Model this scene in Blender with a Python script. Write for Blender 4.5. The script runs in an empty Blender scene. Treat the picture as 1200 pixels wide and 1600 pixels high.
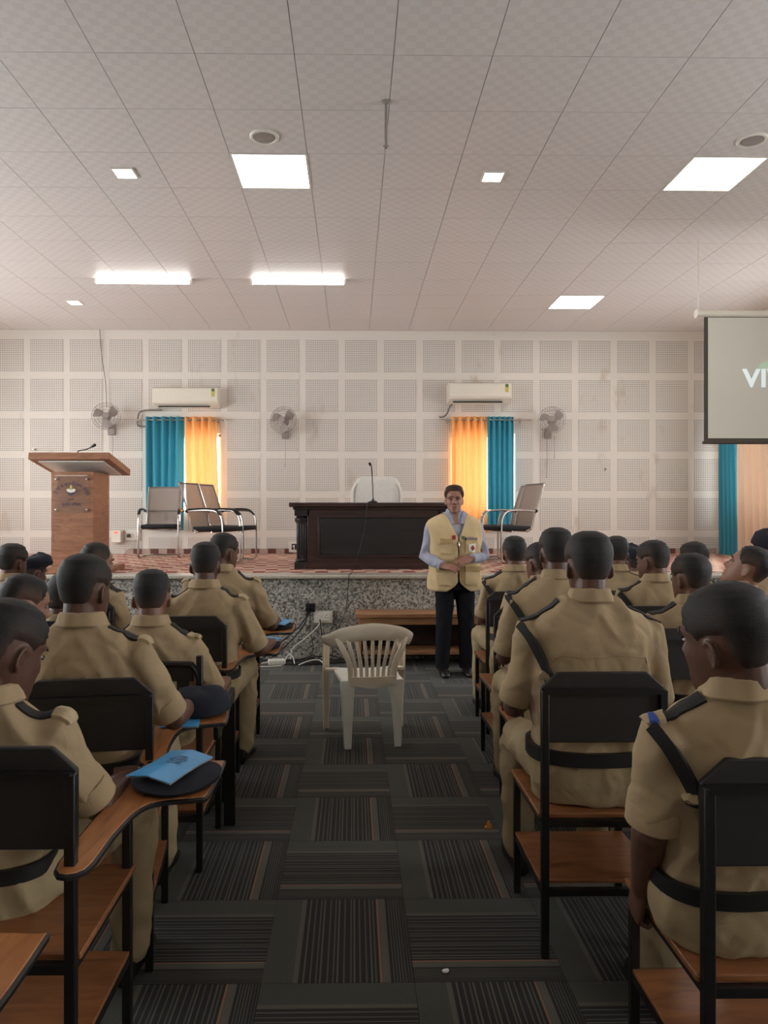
import bpy, bmesh, math, random
import numpy as np
from mathutils import Vector, Matrix, Euler, noise
from mathutils.bvhtree import BVHTree
random.seed(7)
sc = bpy.context.scene
col = sc.collection
PI = math.pi
R = math.radians

# ------------------------------------------------------------------ camera, world, exposure
CAM_H = 1.54
YAW = R(0.75)
F = 1115.0
cam_d = bpy.data.cameras.new('camera')
cam = bpy.data.objects.new('camera', cam_d); col.objects.link(cam)
cam.location = (0, 0, CAM_H)
cam.rotation_euler = (PI/2, 0, -YAW)
cam_d.sensor_width = 36.0
cam_d.lens = F/1600*36
cam_d.shift_x = 33.4/1600
cam_d.shift_y = -3.0/1600
cam_d.clip_start = 0.05
sc.camera = cam

w = bpy.data.worlds.new('world'); sc.world = w; w.use_nodes = True
bgn = w.node_tree.nodes['Background']
bgn.inputs['Color'].default_value = (0.93, 0.97, 1.0, 1)
bgn.inputs['Strength'].default_value = 12.5
sc.view_settings.view_transform = 'Standard'
sc.view_settings.look = 'None'
sc.view_settings.gamma = 1.0
sc.view_settings.use_curve_mapping = False
sc.view_settings.exposure = 0.18
PANEL_E, TUBE_E, SPOT_E = 12.0, 14.0, 12.0
try:
    sc.cycles.use_denoising = True
    sc.cycles.max_bounces = 10
    sc.cycles.diffuse_bounces = 6
    sc.cycles.transparent_max_bounces = 16
    sc.cycles.sample_clamp_indirect = 6
except Exception:
    pass

# room dimensions
XL, XR, YB, YF, ZC = -6.3, 5.68, -3.2, 10.95, 4.29
STAGE_Y, STAGE_Z = 7.37, 0.87


def at(px, py, Y):
    """pixel of the photograph -> world point at depth Y (layout arithmetic)"""
    u = (px-566.6)/F; v = (797-py)/F
    zc = Y/(math.cos(YAW)-u*math.sin(YAW))
    return Vector((zc*(math.sin(YAW)+u*math.cos(YAW)), Y, CAM_H+v*zc))


def portal(loc, rot, sx, sy):
    l = bpy.data.lights.new('window_portal', 'AREA'); l.shape = 'RECTANGLE'; l.size = sx; l.size_y = sy
    l.cycles.is_portal = True
    o = bpy.data.objects.new('window_portal', l); col.objects.link(o)
    o.location = loc; o.rotation_euler = rot


# ------------------------------------------------------------------ materials
def srgb(r, g, b):
    f = lambda c: (c/255)/12.92 if c/255 <= .04045 else ((c/255+.055)/1.055)**2.4
    return (f(r), f(g), f(b), 1)


class NT:
    def __init__(s, name):
        s.m = bpy.data.materials.new(name); s.m.use_nodes = True
        s.t = s.m.node_tree; s.n = s.t.nodes
        s.p = s.n['Principled BSDF']; s.out = s.n['Material Output']

    def add(s, typ, **k):
        n = s.n.new(typ)
        for a, v in k.items():
            if hasattr(n, a): setattr(n, a, v)
            else: n.inputs[a].default_value = v
        return n

    def link(s, a, b): s.t.links.new(a, b)

    def ramp(s, src, stops, interp='LINEAR'):
        r = s.n.new('ShaderNodeValToRGB'); r.color_ramp.interpolation = interp
        e = r.color_ramp.elements
        while len(e) < len(stops): e.new(0.5)
        for i, (p, c) in enumerate(stops):
            e[i].position = p; e[i].color = c
        s.link(src, r.inputs[0]); return r

    def math(s, op, a, b=None):
        n = s.n.new('ShaderNodeMath'); n.operation = op
        for i, v in enumerate((a, b)):
            if v is None: continue
            if isinstance(v, (int, float)): n.inputs[i].default_value = v
            else: s.link(v, n.inputs[i])
        return n.outputs[0]

    def bump(s, h, strength=.3, dist=.01):
        b = s.n.new('ShaderNodeBump'); b.inputs['Strength'].default_value = strength
        b.inputs['Distance'].default_value = dist
        s.link(h, b.inputs['Height']); s.link(b.outputs[0], s.p.inputs['Normal'])


def plain(name, c, rough=.5, metal=0.0, spec=None, var=.08, scale=30, bump=0, bs=200):
    t = NT(name)
    t.p.inputs['Roughness'].default_value = rough
    t.p.inputs['Metallic'].default_value = metal
    if spec is not None: t.p.inputs['Specular IOR Level'].default_value = spec
    tc = t.add('ShaderNodeTexCoord')
    nz = t.add('ShaderNodeTexNoise'); nz.inputs['Scale'].default_value = scale; nz.inputs['Detail'].default_value = 4
    t.link(tc.outputs['Object'], nz.inputs['Vector'])
    lo = tuple(x*(1-var) for x in c[:3])+(1,); hi = tuple(min(1, x*(1+var)) for x in c[:3])+(1,)
    r = t.ramp(nz.outputs['Fac'], [(.3, lo), (.7, hi)])
    t.link(r.outputs[0], t.p.inputs['Base Color'])
    if bump:
        n2 = t.add('ShaderNodeTexNoise'); n2.inputs['Scale'].default_value = bs; n2.inputs['Detail'].default_value = 3
        t.link(tc.outputs['Object'], n2.inputs['Vector'])
        t.bump(n2.outputs['Fac'], bump, .01)
    return t.m


def wood(name, c1, c2, rough=.4, scale=(3, 30, 30), rot=0):
    t = NT(name)
    tc = t.add('ShaderNodeTexCoord'); mp = t.add('ShaderNodeMapping')
    mp.inputs['Scale'].default_value = scale; mp.inputs['Rotation'].default_value = (0, 0, rot)
    t.link(tc.outputs['Object'], mp.inputs['Vector'])
    nz = t.add('ShaderNodeTexNoise'); nz.inputs['Scale'].default_value = 1.0; nz.inputs['Detail'].default_value = 6
    nz.inputs['Distortion'].default_value = 1.2
    t.link(mp.outputs[0], nz.inputs['Vector'])
    r = t.ramp(nz.outputs['Fac'], [(.3, c1), (.68, c2)])
    t.link(r.outputs[0], t.p.inputs['Base Color'])
    t.p.inputs['Roughness'].default_value = rough
    t.bump(nz.outputs['Fac'], .08, .003)
    return t.m


def emit(name, c, s):
    t = NT(name); t.p.inputs['Base Color'].default_value = c
    t.p.inputs['Emission Color'].default_value = c; t.p.inputs['Emission Strength'].default_value = s
    return t.m


M = {}
# ceiling tile: faint embossed check of two close greys
t = NT('ceiling_tile'); tc = t.add('ShaderNodeTexCoord')
ck = t.add('ShaderNodeTexChecker'); ck.inputs['Scale'].default_value = 17.0
ck.inputs['Color1'].default_value = srgb(228, 221, 216); ck.inputs['Color2'].default_value = srgb(222, 214, 209)
t.link(tc.outputs['Object'], ck.inputs['Vector'])
nz = t.add('ShaderNodeTexNoise'); nz.inputs['Scale'].default_value = 260
t.link(tc.outputs['Object'], nz.inputs['Vector'])
mx = t.add('ShaderNodeMixRGB', blend_type='MULTIPLY'); mx.inputs[0].default_value = .15
t.link(ck.outputs['Color'], mx.inputs[1]); t.link(nz.outputs['Fac'], mx.inputs[2])
t.link(mx.outputs[0], t.p.inputs['Base Color']); t.p.inputs['Roughness'].default_value = .42
t.bump(ck.outputs['Fac'], .12, .004); M['ceiling_tile'] = t.m
M['ceiling_grid'] = plain('ceiling_grid', srgb(200, 194, 190), .6)


def add_stains(t, src, amount=.45):
    """old brown water marks that belong to the wall"""
    g = t.add('ShaderNodeNewGeometry'); mp = t.add('ShaderNodeMapping'); mp.inputs['Scale'].default_value = (1.9, 1.0, .85); mp.inputs['Location'].default_value = (3.3, 0, 1.7)
    t.link(g.outputs['Position'], mp.inputs['Vector'])
    n1 = t.add('ShaderNodeTexNoise'); n1.inputs['Scale'].default_value = 1.5; n1.inputs['Detail'].default_value = 7; n1.inputs['Roughness'].default_value = .62
    t.link(mp.outputs[0], n1.inputs['Vector'])
    r = t.ramp(n1.outputs['Fac'], [(.60, (0, 0, 0, 1)), (.72, (amount,)*3+(1,))])
    mx = t.add('ShaderNodeMixRGB'); t.link(r.outputs[0], mx.inputs[0]); t.link(src, mx.inputs[1]); mx.inputs[2].default_value = srgb(168, 142, 114)
    t.link(mx.outputs[0], t.p.inputs['Base Color'])


t = NT('wall_paint'); rg = t.add('ShaderNodeRGB'); rg.outputs[0].default_value = srgb(226, 219, 209); t.p.inputs['Roughness'].default_value = .75
add_stains(t, rg.outputs[0]); M['wall'] = t.m

# perforated gypsum: round holes on a fine grid
t = NT('perforated_gypsum'); tc = t.add('ShaderNodeTexCoord')
sp = t.add('ShaderNodeSeparateXYZ'); t.link(tc.outputs['Object'], sp.inputs[0])
pit = .5/18
fx = t.math('SUBTRACT', t.math('FRACT', t.math('DIVIDE', sp.outputs['X'], pit)), .5)
fz = t.math('SUBTRACT', t.math('FRACT', t.math('DIVIDE', sp.outputs['Z'], pit)), .5)
d = t.math('SQRT', t.math('ADD', t.math('MULTIPLY', fx, fx), t.math('MULTIPLY', fz, fz)))
r = t.ramp(d, [(.22, srgb(95, 86, 80)), (.30, srgb(226, 219, 209))])
add_stains(t, r.outputs[0]); t.p.inputs['Roughness'].default_value = .75
M['perf'] = t.m

# granite
t = NT('speckled_granite'); tc = t.add('ShaderNodeTexCoord')
vo = t.add('ShaderNodeTexVoronoi'); vo.inputs['Scale'].default_value = 62; t.link(tc.outputs['Object'], vo.inputs['Vector'])
sp = t.add('ShaderNodeSeparateColor'); t.link(vo.outputs['Color'], sp.inputs[0])
nz = t.add('ShaderNodeTexNoise'); nz.inputs['Scale'].default_value = 9; nz.inputs['Detail'].default_value = 6; t.link(tc.outputs['Object'], nz.inputs['Vector'])
s_ = t.math('ADD', t.math('MULTIPLY', sp.outputs[0], .75), t.math('MULTIPLY', nz.outputs['Fac'], .3))
r = t.ramp(s_, [(.12, srgb(62, 62, 58)), (.38, srgb(128, 126, 118)), (.6, srgb(165, 162, 152)), (.85, srgb(196, 190, 180))])
t.link(r.outputs[0], t.p.inputs['Base Color']); t.p.inputs['Roughness'].default_value = .3; M['granite'] = t.m
M['granite_edge'] = plain('polished_granite_edge', srgb(176, 168, 154), .3, var=.25, scale=90)

# stage rug: red check rows on cream
t = NT('checked_rug'); tc = t.add('ShaderNodeTexCoord'); mp = t.add('ShaderNodeMapping'); mp.inputs['Scale'].default_value = (7.5, 5.0, 1); mp.inputs['Rotation'].default_value = (0, 0, R(-9))
t.link(tc.outputs['Object'], mp.inputs['Vector'])
ck = t.add('ShaderNodeTexChecker'); ck.inputs['Scale'].default_value = 1
ck.inputs['Color1'].default_value = srgb(146, 62, 56); ck.inputs['Color2'].default_value = srgb(206, 172, 150)
t.link(mp.outputs[0], ck.inputs['Vector'])
wv = t.add('ShaderNodeTexWave', bands_direction='Y'); wv.inputs['Scale'].default_value = 1.1; t.link(tc.outputs['Object'], wv.inputs['Vector'])
mx = t.add('ShaderNodeMixRGB'); r = t.ramp(wv.outputs['Fac'], [(.72, (0, 0, 0, 1)), (.80, (.8, .8, .8, 1))])
t.link(r.outputs[0], mx.inputs[0]); t.link(ck.outputs['Color'], mx.inputs[1]); mx.inputs[2].default_value = srgb(205, 178, 158)
t.link(mx.outputs[0], t.p.inputs['Base Color']); t.p.inputs['Roughness'].default_value = .95; M['rug'] = t.m

# carpet tile with its woven stripes (object x runs across the stripes, -.25 .. .25)
t = NT('striped_carpet'); tc = t.add('ShaderNodeTexCoord'); sp = t.add('ShaderNodeSeparateXYZ'); t.link(tc.outputs['Object'], sp.inputs[0])
u = t.math('ADD', t.math('DIVIDE', sp.outputs['X'], .5), .5)
G1, G2, DK, LN = srgb(74, 75, 67), srgb(94, 91, 80), srgb(42, 41, 38), srgb(84, 82, 72)
stops = [(0, G1), (.20, G2), (.235, DK)]
xs = [.265, .305, .345, .372, .42, .46, .487, .53, .575, .60, .64, .68, .715, .745]
for k, a in enumerate(xs): stops += [(a, LN if k % 3 else G2), (a+.012, DK)]
r1 = t.ramp(u, stops[:31], 'CONSTANT')
r2 = t.ramp(u, [(0, DK), (.775, srgb(150, 104, 82)), (.789, G2), (.845, DK), (.865, LN), (.872, DK), (.885, LN), (.892, DK), (.905, LN), (.912, DK),
                (.925, LN), (.932, DK), (.945, LN), (.952, DK), (.965, LN), (.972, DK), (.985, LN), (.992, DK)], 'CONSTANT')
mx = t.add('ShaderNodeMixRGB'); t.link(t.math('GREATER_THAN', u, .773), mx.inputs[0]); t.link(r1.outputs[0], mx.inputs[1]); t.link(r2.outputs[0], mx.inputs[2])
wv = t.add('ShaderNodeTexWave', bands_direction='X'); wv.inputs['Scale'].default_value = 42; t.link(tc.outputs['Object'], wv.inputs['Vector'])
nz = t.add('ShaderNodeTexNoise'); nz.inputs['Scale'].default_value = 150; nz.inputs['Detail'].default_value = 3; t.link(tc.outputs['Object'], nz.inputs['Vector'])
m2 = t.add('ShaderNodeMixRGB', blend_type='MULTIPLY'); m2.inputs[0].default_value = .55
rr = t.ramp(t.math('ADD', t.math('MULTIPLY', wv.outputs['Fac'], .5), t.math('MULTIPLY', nz.outputs['Fac'], .6)), [(.25, (.55, .55, .55, 1)), (.8, (1, 1, 1, 1))])
t.link(mx.outputs[0], m2.inputs[1]); t.link(rr.outputs[0], m2.inputs[2])
t.link(m2.outputs[0], t.p.inputs['Base Color']); t.p.inputs['Roughness'].default_value = .95
t.p.inputs['Specular IOR Level'].default_value = .2
t.p.inputs['Sheen Weight'].default_value = .10; t.p.inputs['Sheen Roughness'].default_value = .5
t.bump(rr.outputs[0], .3, .004); M['carpet'] = t.m
M['floor'] = plain('floor_underlay', srgb(44, 44, 40), .95)

M['steel_black'] = plain('black_enamel_steel', srgb(24, 23, 22), .33, 0, var=.15)
M['board_black'] = plain('black_backboard', srgb(34, 31, 29), .5, var=.12, scale=8)
M['board_edge'] = plain('dark_edge_band', srgb(28, 25, 23), .4)
M['seat_wood'] = wood('brown_laminate', srgb(116, 72, 42), srgb(152, 98, 60), .34, (4, 26, 26))
M['tablet_wood'] = wood('tablet_laminate', srgb(142, 88, 48), srgb(184, 122, 72), .34, (26, 4, 26))
M['lectern_wood'] = wood('lectern_laminate', srgb(128, 84, 58), srgb(164, 112, 80), .42, (5, 5, 22))
M['bench_wood'] = wood('bench_laminate', srgb(140, 98, 66), srgb(176, 128, 90), .4, (3, 26, 26))
M['desk_wood'] = wood('dark_mahogany', srgb(38, 25, 22), srgb(62, 40, 34), .3, (3, 20, 20))
M['desk_panel'] = wood('black_stained_panel', srgb(28, 26, 27), srgb(40, 36, 36), .3, (3, 20, 20))
M['chrome'] = plain('chrome', srgb(205, 200, 195), .16, 1.0, var=.02)
M['black_plastic'] = plain('black_plastic', srgb(22, 22, 24), .4)
M['black_cushion'] = plain('black_cushion_fabric', srgb(26, 28, 34), .85, bump=.2)
M['white_plastic'] = plain('white_plastic', srgb(226, 220, 208), .38, var=.03)
M['ac_white'] = plain('cream_white_plastic', srgb(228, 220, 204), .35, var=.02)
M['slot_dark'] = plain('dark_slot', srgb(40, 38, 36), .6)
M['fan_grey'] = plain('grey_fan_plastic', srgb(150, 140, 134), .45)
M['fan_blade'] = plain('fan_blade_plastic', srgb(158, 146, 140), .4)
M['cord'] = plain('grey_cord', srgb(128, 120, 114), .6)
M['cord_black'] = plain('black_cord', srgb(24, 24, 24), .5)
M['cord_white'] = plain('white_cord', srgb(214, 210, 200), .5)
M['screen_cloth'] = plain('screen_cloth', srgb(216, 211, 198), .85, var=.02, scale=1.5)
M['screen_border'] = plain('screen_border', srgb(78, 70, 62), .8)
M['towel'] = plain('white_towel', srgb(226, 220, 212), .9, var=.03, bump=.25, bs=90)
M['navy_felt'] = plain('navy_felt', srgb(24, 27, 38), .95, bump=.25, bs=300)
M['leather'] = plain('black_leather', srgb(20, 19, 19), .32)
M['belt'] = plain('black_belt', srgb(24, 24, 22), .45)
M['strap'] = plain('black_strap', srgb(26, 25, 22), .7, bump=.3, bs=400)
M['slide'] = plain('tan_shoulder_slide', srgb(178, 158, 122), .8)
M['blue'] = plain('blue_stripe', srgb(58, 84, 170), .7)
M['folder'] = plain('blue_folder_card', srgb(76, 158, 214), .45, var=.12, scale=9)
M['paper'] = plain('white_paper', srgb(226, 224, 216), .7)
M['ink'] = plain('dark_blue_ink', srgb(44, 46, 84), .6)
M['ink_red'] = plain('red_patch', srgb(150, 36, 34), .7)
M['green'] = plain('green_patch', srgb(80, 110, 60), .7)
M['steel'] = plain('brushed_steel', srgb(190, 180, 170), .3, 1.0)
M['tile_brown'] = plain('brown_skirting', srgb(104, 62, 52), .4)
M['tile_tan'] = plain('tan_skirting', srgb(178, 156, 140), .4)
M['orange_wrap'] = plain('orange_wrapper', srgb(226, 150, 50), .5)
M['yellow_label'] = plain('yellow_label', srgb(196, 186, 90), .6)
M['red_led'] = emit('red_display', (1, .06, .02, 1), 2.5)
M['panel_light'] = emit('panel_diffuser', (1, .98, .95, 1), PANEL_E)
M['tube_light'] = emit('tube_glow', (1, .99, .97, 1), TUBE_E)
M['spot_light'] = emit('spot_diffuser', (1, .99, .97, 1), SPOT_E)
M['projected'] = emit('projected_white', (.78, .88, .90, 1), .32)
M['projected_green'] = emit('projected_green', (.52, .66, .50, 1), .12)

# acrylic plate
t = NT('clear_acrylic'); tr = t.add('ShaderNodeBsdfTransparent'); gl = t.add('ShaderNodeBsdfGlossy'); gl.inputs['Roughness'].default_value = .08
ms = t.add('ShaderNodeMixShader'); ms.inputs[0].default_value = .1
t.link(tr.outputs[0], ms.inputs[1]); t.link(gl.outputs[0], ms.inputs[2]); t.link(ms.outputs[0], t.out.inputs[0]); M['glass'] = t.m
# mesh chair back
t = NT('grey_mesh_fabric'); tr = t.add('ShaderNodeBsdfTransparent'); ms = t.add('ShaderNodeMixShader'); ms.inputs[0].default_value = .70
t.p.inputs['Base Color'].default_value = srgb(176, 158, 146); t.p.inputs['Roughness'].default_value = .8
t.link(tr.outputs[0], ms.inputs[1]); t.link(t.p.outputs[0], ms.inputs[2]); t.link(ms.outputs[0], t.out.inputs[0]); M['mesh_back'] = t.m


def cloth_translucent(name, c, amount):
    t = NT(name); t.p.inputs['Base Color'].default_value = c; t.p.inputs['Roughness'].default_value = .75
    tl = t.add('ShaderNodeBsdfTranslucent'); tl.inputs['Color'].default_value = c
    ms = t.add('ShaderNodeMixShader'); ms.inputs[0].default_value = amount
    t.link(t.p.outputs[0], ms.inputs[1]); t.link(tl.outputs[0], ms.inputs[2]); t.link(ms.outputs[0], t.out.inputs[0]); return t.m


M['curtain_teal'] = cloth_translucent('teal_curtain', srgb(56, 142, 162), .04)
M['curtain_orange'] = cloth_translucent('orange_curtain', srgb(240, 178, 110), .16)
M['curtain_beige'] = cloth_translucent('beige_curtain', srgb(230, 204, 178), .03)


def fabric(name, c, var=.07):
    t = NT(name); t.p.inputs['Roughness'].default_value = .9; t.p.inputs['Specular IOR Level'].default_value = .2
    tc = t.add('ShaderNodeTexCoord')
    nz = t.add('ShaderNodeTexNoise'); nz.inputs['Scale'].default_value = 7; nz.inputs['Detail'].default_value = 3
    t.link(tc.outputs['Object'], nz.inputs['Vector'])
    r = t.ramp(nz.outputs['Fac'], [(.3, tuple(x*(1-var) for x in c[:3])+(1,)), (.7, tuple(x*(1+var) for x in c[:3])+(1,))])
    t.link(r.outputs[0], t.p.inputs['Base Color'])
    n2 = t.add('ShaderNodeTexNoise'); n2.inputs['Scale'].default_value = 11; n2.inputs['Detail'].default_value = 3; n2.inputs['Distortion'].default_value = 1.2
    t.link(tc.outputs['Object'], n2.inputs['Vector'])
    n3 = t.add('ShaderNodeTexNoise'); n3.inputs['Scale'].default_value = 520
    t.link(tc.outputs['Object'], n3.inputs['Vector'])
    t.bump(t.math('ADD', n2.outputs['Fac'], t.math('MULTIPLY', n3.outputs['Fac'], .15)), .35, .012)
    return t.m


M['khaki'] = fabric('khaki_shirt', srgb(168, 146, 114))
M['khaki_light'] = fabric('pale_khaki_shirt', srgb(176, 156, 120))
M['khaki_trouser'] = fabric('khaki_trousers', srgb(158, 140, 108))
M['camouflage'] = fabric('grey_camouflage', srgb(150, 148, 138), .3)
M['blue_shirt'] = fabric('pale_blue_shirt', srgb(160, 162, 176))
M['vest'] = fabric('yellow_khaki_vest', srgb(204, 179, 138))
M['vest_shade_trim'] = fabric('vest_shade_trim', srgb(176, 150, 106))  # darker tone paints shadow into the pocket flaps; zipper shares it
M['black_trouser'] = fabric('black_trousers', srgb(26, 27, 32))
SKINS = {}
for nm, c in (('dark', srgb(92, 62, 48)), ('mid', srgb(122, 84, 66)), ('brown', srgb(106, 72, 56)), ('light', srgb(146, 106, 86)), ('man', srgb(146, 102, 84))):
    t = NT('skin_'+nm); t.p.inputs['Roughness'].default_value = .48
    tc = t.add('ShaderNodeTexCoord'); nz = t.add('ShaderNodeTexNoise'); nz.inputs['Scale'].default_value = 26; nz.inputs['Detail'].default_value = 4
    t.link(tc.outputs['Object'], nz.inputs['Vector'])
    r = t.ramp(nz.outputs['Fac'], [(.3, tuple(x*.88 for x in c[:3])+(1,)), (.7, tuple(x*1.1 for x in c[:3])+(1,))])
    t.link(r.outputs[0], t.p.inputs['Base Color'])
    t.p.inputs['Subsurface Weight'].default_value = .0
    SKINS[nm] = t.m


def hairmat(name, c, skin):
    # cropped hair: dense on top, thinning to skin at the shaved edge (density stored per vertex when the shell is built)
    t = NT(name); t.p.inputs['Roughness'].default_value = .62; t.p.inputs['Specular IOR Level'].default_value = .35
    tc = t.add('ShaderNodeTexCoord'); nz = t.add('ShaderNodeTexNoise'); nz.inputs['Scale'].default_value = 420; nz.inputs['Detail'].default_value = 2
    t.link(tc.outputs['Object'], nz.inputs['Vector'])
    at_ = t.add('ShaderNodeAttribute', attribute_name='hair_cover')
    f = t.math('MULTIPLY', t.math('ADD', at_.outputs['Fac'], t.math('MULTIPLY', t.math('SUBTRACT', nz.outputs['Fac'], .5), .35)), 1.0)
    r = t.ramp(f, [(.0, skin), (.75, c)])
    t.link(r.outputs[0], t.p.inputs['Base Color'])
    t.bump(nz.outputs['Fac'], .5, .004); return t.m


HAIRS = {k: hairmat('cropped_hair_'+k, srgb(34, 32, 30), srgb(*v)) for k, v in
         (('dark', (74, 52, 42)), ('mid', (98, 70, 56)), ('brown', (84, 60, 48)), ('light', (120, 90, 74)))}
HAIRS['man'] = hairmat('dark_brown_hair', srgb(44, 28, 22), srgb(120, 80, 62))


# ------------------------------------------------------------------ mesh helpers
def tag(o, label=None, cat=None, group=None, kind=None):
    if label: o['label'] = label
    if cat: o['category'] = cat
    if group: o['group'] = group
    if kind: o['kind'] = kind
    return o


def empty(name, loc=(0, 0, 0), rz=0, **k):
    o = bpy.data.objects.new(name, None); col.objects.link(o)
    o.empty_display_size = .1
    o.location = loc; o.rotation_euler = (0, 0, rz)
    return tag(o, **k)


def mesh_obj(name, me, mat, parent=None, loc=None, rot=None):
    o = bpy.data.objects.new(name, me); col.objects.link(o)
    if mat is not None:
        me.materials.clear(); me.materials.append(mat)
    if parent: o.parent = parent
    if loc is not None: o.location = loc
    if rot is not None: o.rotation_euler = rot
    return o


def catmull(pts, n=6, closed=False):
    P = [Vector(p) for p in pts]
    out = []
    m = len(P); segs = m if closed else m-1
    for i in range(segs):
        g = (lambda j: P[j % m]) if closed else (lambda j: P[max(0, min(m-1, j))])
        p0, p1, p2, p3 = g(i-1), g(i), g(i+1), g(i+2)
        for k in range(n):
            s = k/n
            out.append(.5*((2*p1)+(-p0+p2)*s+(2*p0-5*p1+4*p2-p3)*s*s+(-p0+3*p1-3*p2+p3)*s**3))
    if not closed: out.append(P[-1])
    return out


class MB:
    def __init__(s): s.v = []; s.f = []

    def add(s, vs, fs, T=None):
        o = len(s.v)
        s.v += [tuple((T @ Vector(p)) if T else p) for p in vs]
        s.f += [tuple(i+o for i in f) for f in fs]
        return s

    def box(s, c, d, T=None, rz=0):
        x, y, z = d[0]/2, d[1]/2, d[2]/2
        vs = [(a*x, b*y, e*z) for a in (-1, 1) for b in (-1, 1) for e in (-1, 1)]
        Mx = Matrix.Translation(c) @ Matrix.Rotation(rz, 4, 'Z')
        if T: Mx = T @ Mx
        return s.add(vs, [(0, 1, 3, 2), (4, 6, 7, 5), (0, 4, 5, 1), (2, 3, 7, 6), (0, 2, 6, 4), (1, 5, 7, 3)], Mx)

    def rings(s, rs, caps=True, closed=False):
        n = len(rs[0]); vs = [tuple(p) for r in rs for p in r]; fs = []
        m = len(rs)
        for i in range(m if closed else m-1):
            a = i*n; b = ((i+1) % m)*n
            for j in range(n):
                k = (j+1) % n
                fs.append((a+j, a+k, b+k, b+j))
        if caps and not closed:
            fs.append(tuple(range(n-1, -1, -1))); fs.append(tuple((m-1)*n+j for j in range(n)))
        return s.add(vs, fs)

    def tube(s, pts, r, n=8, closed=False, round_caps=False, flat=1.0, up=None):
        P = [Vector(p) for p in pts]
        if isinstance(r, (int, float)): r = [r]*len(P)
        r = list(r)
        if round_caps and not closed:
            d0 = (P[0]-P[1]).normalized(); d1 = (P[-1]-P[-2]).normalized()
            P = [P[0]+d0*r[0]*.85, P[0]+d0*r[0]*.55]+P+[P[-1]+d1*r[-1]*.55, P[-1]+d1*r[-1]*.85]
            r = [r[0]*.35, r[0]*.8]+r+[r[-1]*.8, r[-1]*.35]
        m = len(P)
        T = []
        for i in range(m):
            if closed: d = P[(i+1) % m]-P[i-1]
            else: d = P[min(m-1, i+1)]-P[max(0, i-1)]
            T.append(d.normalized() if d.length > 1e-9 else Vector((0, 0, 1)))
        u = Vector(up) if up is not None else (Vector((0, 0, 1)) if abs(T[0].z) < .9 else Vector((1, 0, 0)))
        rs = []
        for i in range(m):
            u = u-T[i]*u.dot(T[i])
            if u.length < 1e-6: u = T[i].orthogonal()
            u.normalize(); v = T[i].cross(u)
            rs.append([P[i]+(u*math.cos(2*PI*j/n)*flat+v*math.sin(2*PI*j/n))*r[i] for j in range(n)])
        return s.rings(rs, True, closed)

    def lathe(s, prof, n=20, T=None):
        rs = [[Vector((r*math.cos(2*PI*j/n), r*math.sin(2*PI*j/n), z)) for j in range(n)] for r, z in prof]
        if T: rs = [[T @ p for p in q] for q in rs]
        return s.rings(rs, True)

    def prism(s, pts, z0, z1, T=None):
        n = len(pts)
        vs = [(x, y, z0) for x, y in pts]+[(x, y, z1) for x, y in pts]
        fs = [tuple(range(n-1, -1, -1)), tuple(range(n, 2*n))]+[(i, (i+1) % n, n+(i+1) % n, n+i) for i in range(n)]
        return s.add(vs, fs, T)

    def ball(s, c, r, nu=12, nv=8, T=None):
        rx, ry, rz = r if hasattr(r, '__len__') else (r, r, r)
        rs = []
        for i in range(nv+1):
            a = -PI/2+PI*(i*.94+.03*nv)/nv
            rs.append([Vector((c[0]+rx*math.cos(a)*math.cos(2*PI*j/nu), c[1]+ry*math.cos(a)*math.sin(2*PI*j/nu), c[2]+rz*math.sin(a))) for j in range(nu)])
        if T: rs = [[T @ p for p in q] for q in rs]
        return s.rings(rs, True)

    def mesh(s, name='m', ang=35):
        me = bpy.data.meshes.new(name)
        me.from_pydata(s.v, [], s.f); me.update()
        bm = bmesh.new(); bm.from_mesh(me); bmesh.ops.recalc_face_normals(bm, faces=bm.faces[:]); bm.to_mesh(me); bm.free()
        me.polygons.foreach_set('use_smooth', [True]*len(me.polygons))
        try: me.set_sharp_from_angle(angle=R(ang))
        except Exception: pass
        return me

    def build(s, name, mat, parent=None, loc=None, rot=None, bev=0, ang=35, solid=0):
        o = mesh_obj(name, s.mesh(name, ang), mat, parent, loc, rot)
        if solid:
            md = o.modifiers.new('solid', 'SOLIDIFY'); md.thickness = solid; md.offset = 0
        if bev:
            md = o.modifiers.new('bevel', 'BEVEL'); md.width = bev; md.segments = 2; md.limit_method = 'ANGLE'; md.angle_limit = R(40)
        return o


def B(name, mat, parent, c, d, bev=0, rz=0):
    """one box object whose own origin is its centre"""
    m = MB(); m.box((0, 0, 0), d)
    return m.build(name, mat, parent, c, (0, 0, rz), bev)


def copy_tree(o, parent=None):
    c = o.copy(); col.objects.link(c)
    if parent: c.parent = parent
    for ch in list(o.children): copy_tree(ch, c)
    return c


def rects_minus(r, holes):
    out = [r]
    for h in holes:
        nxt = []
        for (a, b, c, d) in out:
            if h[0] >= b or h[1] <= a or h[2] >= d or h[3] <= c: nxt.append((a, b, c, d)); continue
            if h[0] > a: nxt.append((a, h[0], c, d))
            if h[1] < b: nxt.append((h[1], b, c, d))
            x0, x1 = max(a, h[0]), min(b, h[1])
            if h[2] > c: nxt.append((x0, x1, c, h[2]))
            if h[3] < d: nxt.append((x0, x1, h[3], d))
        out = nxt
    return [q for q in out if q[1]-q[0] > .012 and q[3]-q[2] > .012]


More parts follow.
